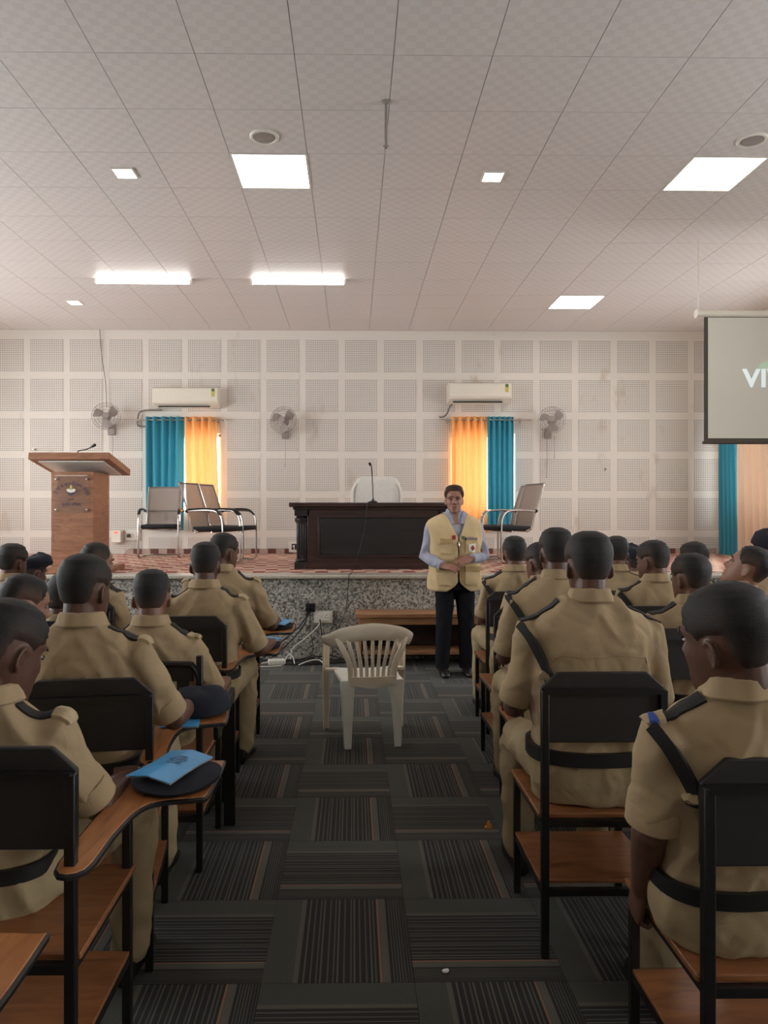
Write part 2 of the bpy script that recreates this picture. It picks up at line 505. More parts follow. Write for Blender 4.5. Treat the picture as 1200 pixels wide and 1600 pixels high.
# ------------------------------------------------------------------ the room
floor = B('floor', M['floor'], None, ((XL+XR)/2, (YB+STAGE_Y)/2, -.058), (XR-XL+.4, STAGE_Y-YB+.4, .1)); tag(floor, kind='structure')
floor.location = (0, 0, 0)
floor.data.transform(Matrix.Translation(((XL+XR)/2, (YB+STAGE_Y)/2, -.058)))
tm = MB(); tm.box((0, 0, -.004), (.4985, .4985, .008)); tile_me = tm.mesh('carpet_tile')
for j in range(-6, 10):
    Y0 = 2.325+.5*j
    if Y0 < .8 or Y0 > 7.2: continue
    for i in range(-9, 10):
        o = mesh_obj('carpet_tile', tile_me, M['carpet'], floor, (-.05+.5*i, Y0+.25, 0), (0, 0, 0 if (i+j) % 2 == 0 else -PI/2))
rest = MB()
for j in range(-11, -3):
    for i in range(-12, 12):
        rest.box((-.05+.5*i, 2.575+.5*j, -.004), (.4985, .4985, .008))
tag(rest.build('carpet_tile_field', M['floor'], floor), kind='stuff')

ceiling = MB(); ceiling.box(((XL+XR)/2, (YB+YF)/2, ZC+.056), (XR-XL+.4, YF-YB+.4, .1))
ceiling = ceiling.build('ceiling', M['ceiling_grid']); tag(ceiling, kind='structure')
GX0, GY0 = -.356, 4.31
panel_cells = {(-1, 2): 0, (5, 2): 1, (5, 8): 2}
extra_cells = []
cm = MB(); cm.prism([(-.2975, -.2975), (.2975, -.2975), (.2975, .2975), (-.2975, .2975)], 0, .022); ct_me = cm.mesh('ceiling_tile')
restc = MB()
for j in range(-12, 11):
    for i in range(-10, 10):
        x, y = GX0+.6*i+.3, GY0+.6*j+.3
        if (i, j) in panel_cells or (i, j) in extra_cells: continue
        x0, x1 = max(x-.2965, XL), min(x+.2965, XR)
        if x1-x0 < .05: continue
        if j >= -1:
            if x1-x0 < .59: m = MB(); m.box(((x0+x1)/2, y, ZC+.011), (x1-x0, .593, .022)); m.build('ceiling_tile', M['ceiling_tile'], ceiling)
            else: mesh_obj('ceiling_tile', ct_me, M['ceiling_tile'], ceiling, (x, y, ZC))
        else: restc.box(((x0+x1)/2, y, ZC+.011), (x1-x0, .593, .022))
tag(restc.build('ceiling_tile_field', M['ceiling_tile'], ceiling), kind='stuff')

# front wall with two window openings
WIN = [(-3.06, -2.03, 1.50, 2.71), (1.50, 2.49, 1.50, 2.71)]
wall = MB()
for (a, b, c, d) in rects_minus((XL-.15, XR+.15, 0, ZC+.15), WIN):
    wall.box(((a+b)/2, YF+.11, (c+d)/2), (b-a, .2, d-c))
wall_front = wall.build('wall_front', M['wall']); tag(wall_front, kind='structure')
for r in range(6):
    z1 = 4.152-.606*r; z0 = max(z1-.5, STAGE_Z+.0)
    for k in range(-7, 12):
        x0 = -1.331+.6*k
        if x0 > 5.3 or x0+.5 < -6.2: continue
        x1 = min(x0+.5, XR-.04)
        for (a, b, c, d) in rects_minus((x0, x1, z0, z1), [(w_[0]-.03, w_[1]+.03, w_[2]-.03, w_[3]+.03) for w_ in WIN]):
            m = MB(); m.box((0, 0, 0), (b-a, .012, d-c))
            # keep the hole grid running on across clipped boards
            o = m.build('perforated_panel', M['perf'], wall_front, ((a+b)/2, YF+.007, (c+d)/2))
for n, (a, b, c, d) in enumerate(WIN):
    wn = empty('window_%d' % (n+1), ((a+b)/2, YF+.12, c)); tag(wn, kind='structure')
    fr = MB(); W_, H_ = b-a, d-c
    for x in (-W_/2+.02, 0, W_/2-.02): fr.box((x, 0, H_/2), (.04, .05, H_))
    for z in (.02, H_-.02): fr.box((0, 0, z), (W_, .05, .04))
    fr.build('window_frame', M['white_plastic'], wn)
    B('pane', M['glass'], wn, (-W_/4, 0, H_/2), (W_/2-.04, .006, H_-.06))
    B('pane', M['glass'], wn, (W_/4, 0, H_/2), (W_/2-.04, .006, H_-.06))
    portal(((a+b)/2, YF+.25, (c+d)/2), (-PI/2, 0, 0), b-a, d-c)

bb = empty('baseboard_front', (0, YF, STAGE_Z)); tag(bb, kind='structure')
tb = MB(); tb.box((0, 0, 0), (.126, .016, .078)); tb_me = tb.mesh('skirting_tile'); tb2_me = tb.mesh('skirting_tile')
k = 0; x = -3.42
while x < 5.6:
    mesh_obj('skirting_tile', tb_me if k % 2 else tb2_me, M['tile_brown'] if k % 2 else M['tile_tan'], bb, (x, -.008, .039)); x += .128; k += 1


def side_wall(name, X, wins, sgn):
    m = MB()
    for (a, b, c, d) in rects_minus((YB-.15, YF+.2, 0, ZC+.15), wins):
        m.box((X+sgn*.1, (a+b)/2, (c+d)/2), (.2, b-a, d-c))
    o = m.build(name, M['wall']); tag(o, kind='structure')
    return o


WL = [(8.0, 9.6, 1.6, 3.1), (5.2, 7.2, 1.2, 3.4), (2.4, 4.2, 1.2, 3.2)]  # stage-end one inferred; other two out of view, added to let in daylight
WR = [(9.35, 10.6, 1.5, 2.71), (7.6, 8.9, 1.4, 3.2), (2.6, 4.2, 1.2, 3.2), (-.8, .8, 1.2, 3.2)]  # first is behind the curtains; the rest are unseen, added for daylight
wall_left = side_wall('wall_left', XL, WL, -1)
wall_right = side_wall('wall_right', XR, WR, 1)
n = 3
for X, wins, sgn in ((XL, WL, -1), (XR, WR, 1)):
    for (a, b, c, d) in wins:
        wn = empty('window_%d' % n, (X+sgn*.1, (a+b)/2, c)); tag(wn, kind='structure'); n += 1
        W_, H_ = b-a, d-c; fr = MB()
        for y in (-W_/2+.02, 0, W_/2-.02): fr.box((0, y, H_/2), (.05, .04, H_))
        for z in (.02, H_-.02): fr.box((0, 0, z), (.05, W_, .04))
        fr.build('window_frame', M['white_plastic'], wn)
        for s in (-1, 1): B('pane', M['glass'], wn, (0, s*W_/4, H_/2), (.006, W_/2-.04, H_-.06))
        portal((X+sgn*.25, (a+b)/2, (c+d)/2), (0, sgn*PI/2, 0), d-c, b-a)
for r in range(6):
    z1 = 4.152-.606*r; z0 = max(z1-.5, STAGE_Z)
    m = MB(); m.box((0, 0, 0), (.17, .012, z1-z0))
    m.build('perforated_panel', M['perf'], wall_right, (XR-.005, 10.80, (z0+z1)/2), (0, 0, PI/2))
wall_back = B('wall_back', M['wall'], None, ((XL+XR)/2, YB-.1, ZC/2+.05), (XR-XL+.3, .2, ZC+.2)); tag(wall_back, kind='structure')

# stage
stage = MB(); stage.box(((XL+XR)/2, (STAGE_Y+YF)/2+.01, STAGE_Z/2-.02), (XR-XL, YF-STAGE_Y-.02, STAGE_Z-.04))
stage = stage.build('stage', M['granite']); tag(stage, 'long granite fronted stage across the end of the hall', 'stage', kind='structure')
ed = MB(); ed.box(((XL+XR)/2, STAGE_Y+.13, STAGE_Z-.02), (XR-XL, .32, .04)); ed.build('stage_nosing', M['granite_edge'], stage, bev=.012)
rg = MB(); rg.box(((XL+XR)/2, (STAGE_Y+.3+YF)/2, STAGE_Z-.018), (XR-XL, YF-STAGE_Y-.30, .044)); rg.build('stage_carpet', M['rug'], stage)

# ------------------------------------------------------------------ ceiling fittings
def panel_light(cell, label):
    x, y = GX0+.6*cell[0]+.3, GY0+.6*cell[1]+.3
    r = empty('ceiling_panel_light', (x, y, ZC), label=label, cat='ceiling light', group='square light panels in the ceiling grid')
    f = MB()
    for s in (-1, 1): f.box((s*.291, 0, .005), (.018, .6, .02)); f.box((0, s*.291, .005), (.6-.036, .018, .02))
    f.build('light_frame', M['white_plastic'], r)
    B('diffuser', M['panel_light'], r, (0, 0, .005), (.564, .564, .01))


panel_light((-1, 2), 'bright square ceiling panel left of centre beside a round speaker')
panel_light((5, 2), 'bright square ceiling panel at the upper right of the hall')
panel_light((5, 8), 'bright square ceiling panel farthest away, near the projection screen')
for px, py, Y, lb in ((195, 272, 5.84, 'small square ceiling spotlight left of the large left panel'), (770, 274, 5.86, 'small square ceiling spotlight right of the hanging rod'),
                      (117, 474, 9.49, 'small square ceiling spotlight farthest left near the stage wall')):
    p = at(px, py, Y); r = empty('ceiling_spotlight', (p.x, p.y, ZC), label=lb, cat='ceiling light', group='small square spotlights')
    f = MB()
    for s in (-1, 1): f.box((s*.082, 0, -.006), (.012, .176, .012)); f.box((0, s*.082, -.006), (.152, .012, .012))
    f.build('light_frame', M['white_plastic'], r); B('diffuser', M['spot_light'], r, (0, 0, -.005), (.152, .152, .008))
for pa, pb, lb in ((147, 300, 'glowing fluorescent tube batten on the ceiling, the left one'), (391, 541, 'glowing fluorescent tube batten on the ceiling, nearer the centre')):
    a, b = at(pa, 437, 8.5), at(pb, 440, 8.5); L = b.x-a.x
    r = empty('tube_light', ((a.x+b.x)/2, 8.5, ZC), label=lb, cat='ceiling light', group='fluorescent tube battens')
    B('batten', M['white_plastic'], r, (0, .04, -.02), (L, .06, .04), .006)
    m = MB(); m.tube([(-L/2+.03, 0, -.05), (L/2-.03, 0, -.05)], .016, 12); m.build('tube', M['tube_light'], r)
    for s in (-1, 1): B('end_cap', M['white_plastic'], r, (s*(L/2-.015), .01, -.045), (.03, .05, .05), .004)
for px, py, Y, lb in ((413, 214, 5.26, 'round white ceiling speaker beside the left light panel'), (1175, 214, 5.26, 'round white ceiling speaker beside the right light panel')):
    p = at(px, py, Y); r = empty('ceiling_speaker', (p.x, p.y, ZC), label=lb, cat='speaker', group='round ceiling speakers')
    T = Matrix.Rotation(PI, 4, 'X')
    m = MB(); m.lathe([(.0, 0), (.108, 0), (.108, .006), (.10, .014), (.085, .014), (.08, .006), (0, .006)], 32, T); m.build('speaker_rim', M['white_plastic'], r)
    m = MB(); m.lathe([(0, .0), (.08, .0), (.075, .012), (.04, .015), (0, .016)], 28, T); m.build('speaker_grille', M['fan_grey'], r)
p = at(603, 155, 4.80)
r = empty('fan_down_rod', (p.x, p.y, ZC), label='thin grey metal rod hanging bare from the middle of the ceiling', cat='rod')
m = MB(); m.tube([(0, 0, 0), (0, 0, -.315)], .011, 10); m.build('rod', M['fan_grey'], r)
m = MB(); m.lathe([(.03, 0), (.03, -.006), (.012, -.02)], 14); m.build('ceiling_plate', M['fan_grey'], r)
m = MB(); m.tube([(-.02, 0, -.30), (.02, 0, -.30)], .005, 8); m.build('pin', M['steel'], r)

# ------------------------------------------------------------------ curtains and rods
def curtain(name, x0, x1, z0, z1, mat, label, Yc, folds, amp=.035, drift=0, rz=0, pull=0, org=None):
    m = MB(); nx, nz = folds*10, 24
    vs = []
    for j in range(nz+1):
        s = j/nz; z = z1+(z0-z1)*s
        for i in range(nx+1):
            u = i/nx
            xc = x0+(x1-x0)*u+drift*s*s+pull*s*(.5-u)*(x1-x0)
            a = amp*(.75+.25*math.sin(3.1*u+1.7*s))*(1-.15*s)
            ph = 2*PI*folds*u+.5*math.sin(3*u*PI+2*s)
            vs.append((xc, -a*math.sin(ph)-.18*a*math.sin(2*ph+s*2), z))
    fs = [(j*(nx+1)+i, j*(nx+1)+i+1, (j+1)*(nx+1)+i+1, (j+1)*(nx+1)+i) for j in range(nz) for i in range(nx)]
    m.add(vs, fs)
    o = m.build(name, mat, None, org or (0, Yc, 0), (0, 0, rz), ang=80)
    tag(o, label, 'curtain')
    # metal eyelets near the top hem
    rg = MB()
    for k in range(folds):
        u = (k+.5)/folds
        T = Matrix.Translation((x0+(x1-x0)*u, 0, z1-.045)) @ Matrix.Rotation(PI/2, 4, 'Y')
        c = [T @ Vector((.024*math.cos(a*PI/6), .024*math.sin(a*PI/6), 0)) for a in range(12)]
        rg.tube(c, .005, 6, True)
    rg.build('eyelets', M['steel'], o)
    return o


def X_(px, Y=10.87): return at(px, 700, Y).x
def Z_(py, Y=10.87): return at(600, py, Y).z
YCUR = 10.85
curtain('curtain', X_(228), X_(289), Z_(828), Z_(652), M['curtain_teal'], 'teal curtain on the left stage window', YCUR, 5, amp=.045, pull=.06)
curtain('curtain', X_(289), X_(339), Z_(812), Z_(652), M['curtain_orange'], 'sunlit orange curtain on the left stage window beside the teal one', YCUR, 4, amp=.045, drift=.05)
curtain('curtain', X_(705), X_(761), Z_(832), Z_(651), M['curtain_orange'], 'glowing orange curtain on the stage window behind the speaker', YCUR, 5, amp=.045)
curtain('curtain', X_(761), X_(802), Z_(828), Z_(651), M['curtain_teal'], 'dark teal curtain on the right stage window behind the speaker', YCUR, 5)
curtain('curtain', -.29, .26, Z_(868, 10.4), 2.85, M['curtain_teal'], 'teal curtain hanging below the projection screen at right', 0, 5, amp=.05, rz=-PI/2, org=(XR-.13, 10.42, 0))
curtain('curtain', -.43, .62, Z_(868, 10.4), 2.85, M['curtain_beige'], 'beige orange curtain at the far right edge by the side wall', 0, 6, amp=.085, rz=-PI/2, org=(XR-.13, 9.72, 0))


def curtain_rod(xa, xb, z, label):
    r = empty('curtain_rod', ((xa+xb)/2, YCUR, z), label=label, cat='curtain rod'); L = xb-xa
    m = MB(); m.tube([(-L/2, 0, 0), (L/2, 0, 0)], .011, 10); m.build('rod', M['steel'], r)
    for s in (-1, 1):
        m = MB(); m.tube([(s*(L/2-.12), .09, 0), (s*(L/2-.12), 0, 0)], .008, 8); m.box((s*(L/2-.12), .093, 0), (.04, .008, .07)); m.build('bracket', M['steel'], r)
        m = MB(); m.ball((s*(L/2+.012), 0, 0), .018); m.build('finial', M['steel'], r)


curtain_rod(X_(215), X_(352), Z_(657), 'steel curtain rod above the left stage window')
curtain_rod(X_(688), X_(826), Z_(656), 'steel curtain rod above the right stage window')

# ------------------------------------------------------------------ air conditioners
def ac(pxa, pxb, pya, pyb, label, plabel, left):
    x0, x1 = X_(pxa, 10.72), X_(pxb, 10.72); z1, z0 = Z_(pya, 10.72), Z_(pyb, 10.72); L = x1-x0; H = z1-z0
    r = empty('air_conditioner', ((x0+x1)/2, YF, z0), label=label, cat='air conditioner', group='wall air conditioners')
    prof = [(0, .02), (0, H), (-.18, H), (-.215, H-.03), (-.22, .07), (-.20, .045), (-.07, .0), (-.02, .0)]
    m = MB(); m.prism(prof, -L/2, L/2, Matrix(((0, 0, 1, 0), (1, 0, 0, 0), (0, 1, 0, 0), (0, 0, 0, 1)))); m.build('housing', M['ac_white'], r, bev=.008)
    B('front_panel', M['ac_white'], r, (0, -.222, H*.6), (L-.03, .012, H*.66), .005)
    T = Matrix.Translation((-.03, -.14, .022)) @ Matrix.Rotation(R(19), 4, 'X')
    m = MB(); m.box((0, 0, -.002), (L*.78, .12, .012), T); m.build('outlet', M['slot_dark'], r)
    m = MB(); m.box((0, 0, -.012), (L*.76, .05, .006), Matrix.Translation((-.03, -.165, .024)) @ Matrix.Rotation(R(30), 4, 'X')); m.build('louver', M['ac_white'], r)
    m = MB(); m.box((L*.42, -.230, H*.66), (.05, .003, .09)); m.build('energy_label', M['yellow_label'], r)
    m = MB(); m.lathe([(.0, 0), (.026, 0), (.026, .003), (0, .003)], 16, Matrix.Translation((L*.42, -.2305, H*.84)) @ Matrix.Rotation(PI/2, 4, 'X')); m.build('energy_badge', M['green'], r)
    # refrigerant pipe
    m = MB(); xs = -L/2
    if left: pts = [(xs+.10, -.05, -.03), (xs-.12, -.05, -.03), (xs-.22, -.05, -.05), (xs-.26, -.05, -.10), (xs-.27, -.05, -.26), (xs-.14, -.05, -.28)]
    else: pts = [(xs+.08, -.05, -.01), (xs+.04, -.05, -.05), (xs+.0, -.05, -.15), (xs-.06, -.05, -.20), (xs-.12, -.05, -.20)]
    m.tube(catmull(pts, 5), .013, 8)
    o = m.build('coolant_pipe', M['cord'], None, r.location); tag(o, plabel, 'pipe')


ac(238, 341, 605, 636, 'white wall air conditioner above the left teal and orange curtains', 'grey pipe bending down beside the left air conditioner', True)
ac(701, 800, 597, 628, 'white wall air conditioner above the right orange and teal curtains', 'short grey pipe below the right air conditioner', False)

# ------------------------------------------------------------------ wall fans
def wall_fan(px, py, tilt, yaw, label, cords):
    p = at(px, py, 10.62)
    r = empty('wall_fan', (p.x, YF, p.z-.17), label=label, cat='fan', group='oscillating wall fans')
    m = MB(); m.box((0, -.02, 0), (.10, .04, .16)); m.tube(catmull([(0, -.03, .03), (0, -.10, .04), (0, -.16, .10), (0, -.18, .15)], 5), .022, 10)
    m.build('bracket', M['fan_grey'], r)
    T = Matrix.Translation((0, -.24, .17)) @ Matrix.Rotation(R(yaw), 4, 'Z') @ Matrix.Rotation(R(90+tilt), 4, 'X')   # local +z points at the audience
    m = MB(); m.lathe([(.02, -.10), (.055, -.085), (.065, -.04), (.06, 0), (.03, .012)], 18, T); m.build('motor', M['fan_grey'], r)
    g = MB()
    for rad, zz in ((.205, .03), (.205, .045), (.17, .075), (.13, .09), (.09, .098), (.17, -.005), (.12, -.03)):
        g.tube([T @ Vector((rad*math.cos(a*PI/16), rad*math.sin(a*PI/16), zz)) for a in range(32)], .0022, 5, True)
    for a in range(36):
        c, s = math.cos(a*PI/18), math.sin(a*PI/18)
        g.tube([T @ Vector((q*c, q*s, zz)) for q, zz in ((.045, .1), (.10, .097), (.16, .08), (.205, .04), (.18, 0), (.12, -.03), (.06, -.04))], .0013, 4)
    g.build('guard', M['fan_grey'], r)
    m = MB(); m.lathe([(.0, .098), (.048, .098), (.048, .103), (.0, .106)], 18, T); m.build('badge_cap', M['fan_grey'], r)
    m = MB(); m.lathe([(.035, 0), (.04, .03), (.03, .06), (.0, .068)], 16, T); m.build('hub', M['fan_blade'], r)
    for k in range(3):
        m = MB(); rs = []
        for q in range(7):
            s = q/6; rad = .035+.145*s; wdt = .035+.105*math.sin(min(1, s*1.05)*PI*.72)**.8
            tw = R(26-12*s); sk = .25*s+k*2*PI/3+.5
            a, b = [], []
            for e in range(6):
                ee = e/5-.5; x = rad*math.cos(sk)-ee*wdt*math.sin(sk)*math.cos(tw); y = rad*math.sin(sk)+ee*wdt*math.cos(sk)*math.cos(tw); z = .03+ee*wdt*math.sin(tw)+.01*(1-4*ee*ee)
                a.append(T @ Vector((x, y, z+.0025))); b.append(T @ Vector((x, y, z-.0025)))
            rs.append(a+b[::-1])
        m.rings(rs); m.build('blade', M['fan_blade'], r)
    for dx, ln in cords:
        m = MB(); m.tube(catmull([(dx, -.06, -.05), (dx+.004, -.06, -.05-ln*.5), (dx-.003, -.06, -.05-ln)], 4), .003, 6); m.ball((dx-.003, -.06, -.055-ln), .009, 8, 6); m.build('pull_cord', M['cord'], r)
    return r


wall_fan(163, 650, -6, 12, 'grey wall fan above the wooden lectern', [(.03, .42)])
wall_fan(443, 656, -4, -14, 'grey wall fan between the left window and the desk', [(.0, .45)])
wall_fan(865, 656, -10, -16, 'grey wall fan right of the speaker and the right window', [(-.03, .62), (.09, .32)])
m = MB(); a = at(155, 517, 10.9); b = at(166, 636, 10.9)
m.tube(catmull([(a.x, 10.92, ZC), (a.x+.03, 10.92, 3.9), (b.x-.02, 10.92, 3.5), (b.x, 10.92, b.z)], 6), .006, 6)
tag(m.build('fan_cable', M['cord']), 'grey cord running from the ceiling down to the left wall fan', 'cord')

# ------------------------------------------------------------------ lectern
lx = (-3.26-2.81)/2
r = empty('lectern', (lx, 7.85, STAGE_Z+.004), label='tall wooden lectern with a wide sloped top at the left of the stage', cat='lectern'); lect = r
B('plinth', M['lectern_wood'], r, (0, .0, .03), (.86, .66, .06), .006)
B('column', M['lectern_wood'], r, (0, .15, .57), (.455, .50, 1.02), .004)
T = Matrix.Translation((.0, .16, 1.145)) @ Matrix.Rotation(R(-11), 4, 'X')
m = MB(); m.box((0, 0, .03), (.86, .74, .075), T); m.build('reading_top', M['lectern_wood'], r, bev=.004)
m = MB(); m.box((0, 0, -.014), (.70, .60, .012), T); m.build('underside_panel', M['paper'], r)
B('acrylic_plate', M['glass'], r, (0, -.128, .835), (.365, .006, .40), 0)
for sx in (-1, 1):
    for sz in (-1, 1):
        m = MB(); m.lathe([(.0, 0), (.012, 0), (.012, .03), (.008, .034), (0, .035)], 12, Matrix.Translation((sx*.165, -.10, .835+sz*.165)) @ Matrix.Rotation(PI/2, 4, 'X')); m.build('standoff', M['steel'], r)
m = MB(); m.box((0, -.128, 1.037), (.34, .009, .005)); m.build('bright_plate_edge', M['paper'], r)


def text_mesh(body, size, mat, parent, name, loc, rot=(PI/2, 0, 0), extr=.001, align='CENTER', scale=(1, 1, 1), off=0.0):
    cu = bpy.data.curves.new(name, 'FONT'); cu.body = body; cu.size = size; cu.extrude = extr; cu.align_x = align; cu.offset = off; cu.space_character = 1.0+off*9
    tmp = bpy.data.objects.new('tmp', cu); col.objects.link(tmp)
    dg = bpy.context.evaluated_depsgraph_get(); me = bpy.data.meshes.new_from_object(tmp.evaluated_get(dg))
    bpy.data.objects.remove(tmp); bpy.data.curves.remove(cu)
    o = mesh_obj(name, me, mat, parent, loc, rot); o.scale = scale
    return o


for k, ch in enumerate(['पु', 'लि', 'स', 'प्र', 'शि', 'क्ष', 'ण', 'के', 'न्द्र']):
    a = R(58-14.5*k)
    text_mesh(ch, .05, M['ink'], r, 'arc_letter', (-.19*math.sin(a), -.134, .755+.175*math.cos(a)), (PI/2, -a*.9, 0), .0008)
text_mesh('पुलिस विभाग', .042, M['ink'], r, 'lower_lettering', (-.0, -.134, .715))
text_mesh('पुलिस', .026, M['ink'], r, 'middle_lettering', (.0, -.134, .775))
m = MB(); m.prism([(-.05, .02), (-.025, .028), (0, .014), (.025, .028), (.05, .02), (.04, -.004), (.0, -.014), (-.04, -.004)], 0, .003, Matrix.Translation((0, -.134, .868)) @ Matrix.Rotation(PI/2, 4, 'X')); m.build('book_emblem', M['paper'], r)
m = MB(); m.prism([(-.055, .0), (-.03, -.012), (0, -.02), (.03, -.012), (.055, 0), (.02, -.032), (0, -.038), (-.02, -.032)], 0, .003, Matrix.Translation((0, -.134, .862)) @ Matrix.Rotation(PI/2, 4, 'X')); m.build('emblem_base', M['ink'], r)
m = MB(); m.prism([(-.008, 0), (.008, 0), (.012, .03), (0, .05), (-.012, .03)], 0, .003, Matrix.Translation((0, -.134, .89)) @ Matrix.Rotation(PI/2, 4, 'X')); m.build('flame_emblem', M['yellow_label'], r)


def gooseneck(name, base, pts, label, mic_dir):
    r = empty(name, base, label=label, cat='microphone')
    m = MB(); m.lathe([(.05, 0), (.055, .008), (.045, .018), (.016, .026), (.010, .05)], 18); m.build('mic_base', M['black_plastic'], r)
    m = MB(); m.tube(catmull(pts, 6), .006, 8); m.build('gooseneck', M['black_plastic'], r)
    e = Vector(pts[-1]); d = Vector(mic_dir).normalized()
    m = MB(); m.tube([e, e+d*.02, e+d*.05], [.008, .016, .016], 10, round_caps=True); m.build('mic_head', M['black_plastic'], r)


gooseneck('gooseneck_microphone', (at(121, 715, 7.85).x, 7.85, 2.075), [(0, 0, .02), (.0, 0, .09), (.02, .0, .115), (.10, .0, .13), (.15, 0, .155)], 'small gooseneck microphone on top of the lectern', (.8, -.2, .4))

# ------------------------------------------------------------------ desk, chair with towel
r = empty('stage_desk', (.232, 8.0, STAGE_Z+.004), label='long dark carved wooden desk in the middle of the stage', cat='desk')
B('desk_top', M['desk_wood'], r, (0, .40, .725), (1.91, .84, .05), .012)
B('top_moulding', M['desk_wood'], r, (0, .40, .685), (1.82, .76, .03), .006)
m = MB(); m.box((0, .06, .36), (1.50, .05, .62)); m.build('front_frame', M['desk_wood'], r, bev=.004)
B('front_panel', M['desk_panel'], r, (.02, .031, .37), (1.24, .016, .42), .006)
m = MB()
for z in (.15, .59): m.box((.02, .02, z), (1.30, .012, .02))
for x in (-.62, .66): m.box((x, .02, .37), (.02, .012, .46))
m.build('panel_moulding', M['desk_wood'], r, bev=.003)
B('base_plinth', M['desk_wood'], r, (0, .08, .03), (1.56, .12, .06), .005)
for s in (-1, 1):
    m = MB()
    m.box((s*.81, .12, .04), (.17, .17, .08)); m.box((s*.81, .12, .635), (.17, .17, .07))
    m.box((s*.81, .12, .33), (.115, .115, .5))
    for q in range(4): m.box((s*.81+(-.042+.028*q), .06, .33), (.014, .014, .46))
    m.lathe([(.07, .08), (.085, .1), (.06, .13), (.07, .15)], 16, Matrix.Translation((s*.81, .12, 0)))
    m.lathe([(.06, .50), (.088, .54), (.088, .57), (.065, .60)], 16, Matrix.Translation((s*.81, .12, 0)))
    m.build('carved_pillar', M['desk_panel'], r, bev=.004)
    B('pedestal', M['desk_wood'], r, (s*.70, .46, .35), (.36, .62, .64), .004)
p = at(583, 787, 8.25)
gooseneck('table_microphone', (p.x, 8.25, STAGE_Z+.754), [(0, 0, .02), (-.004, 0, .16), (-.012, .0, .32), (-.018, -.02, .40), (-.025, -.04, .43)], 'gooseneck microphone standing on the dark desk', (-.3, -.7, .3))
m = MB(); a = at(540, 790, 7.98)
m.tube(catmull([(p.x-.02, 8.24, 1.632), (p.x-.05, 8.0, 1.63), (p.x-.075, 7.955, 1.60), (p.x-.10, 7.955, 1.35), (p.x-.19, 7.90, 1.0), (p.x-.24, 7.6, .882), (p.x-.27, 7.345, .875), (p.x-.28, 7.345, .80), (p.x-.31, 7.34, .5), (p.x-.42, 7.335, .25), (p.x-.45, 7.3, .02)], 6), .004, 6)
tag(m.build('microphone_cable', M['cord_black']), 'thin black cable from the desk microphone down the stage front', 'cord')

r = empty('draped_chair', (.305, 9.25, STAGE_Z+.004), label='chair behind the desk covered with a white towel', cat='chair')
m = MB(); rs = []
for (z, hw, dp, yo) in ((.44, .30, .05, .0), (.70, .31, .055, .02), (.92, .315, .06, .04), (1.02, .30, .06, .05), (1.08, .26, .055, .055), (1.10, .2, .04, .055)):
    rs.append([Vector((hw*math.copysign(abs(math.cos(2*PI*j/28))**.55, math.cos(2*PI*j/28)), yo+dp*math.sin(2*PI*j/28)+.008*math.sin(j*2.4), z)) for j in range(28)])
m.rings(rs); m.build('towel_cover', M['towel'], r)
for s in (-1, 1):
    m = MB(); m.tube(catmull([(s*.27, .02, 1.0), (s*.312, .0, .93), (s*.318, .0, .80), (s*.31, .0, .66)], 5), .03, 10, round_caps=True, flat=.5); m.build('towel_fold', M['towel'], r)
B('seat', M['black_cushion'], r, (0, -.25, .45), (.52, .50, .10), .03)
for s in (-1, 1):
    m = MB(); m.tube(catmull([(s*.28, -.02, .62), (s*.28, -.40, .64), (s*.28, -.44, .55), (s*.26, -.40, .42)], 5), .02, 8); m.build('armrest', M['black_plastic'], r)
m = MB(); m.tube([(0, -.22, .10), (0, -.22, .42)], .03, 12); m.build('gas_column', M['chrome'], r)
m = MB()
for k in range(5):
    a = k*2*PI/5+.3; m.tube([(0, -.22, .11), (.29*math.cos(a), -.22+.29*math.sin(a), .05)], [.026, .018], 8); m.ball((.29*math.cos(a), -.22+.29*math.sin(a), .027), .026, 10, 6)
m.build('star_base', M['black_plastic'], r)

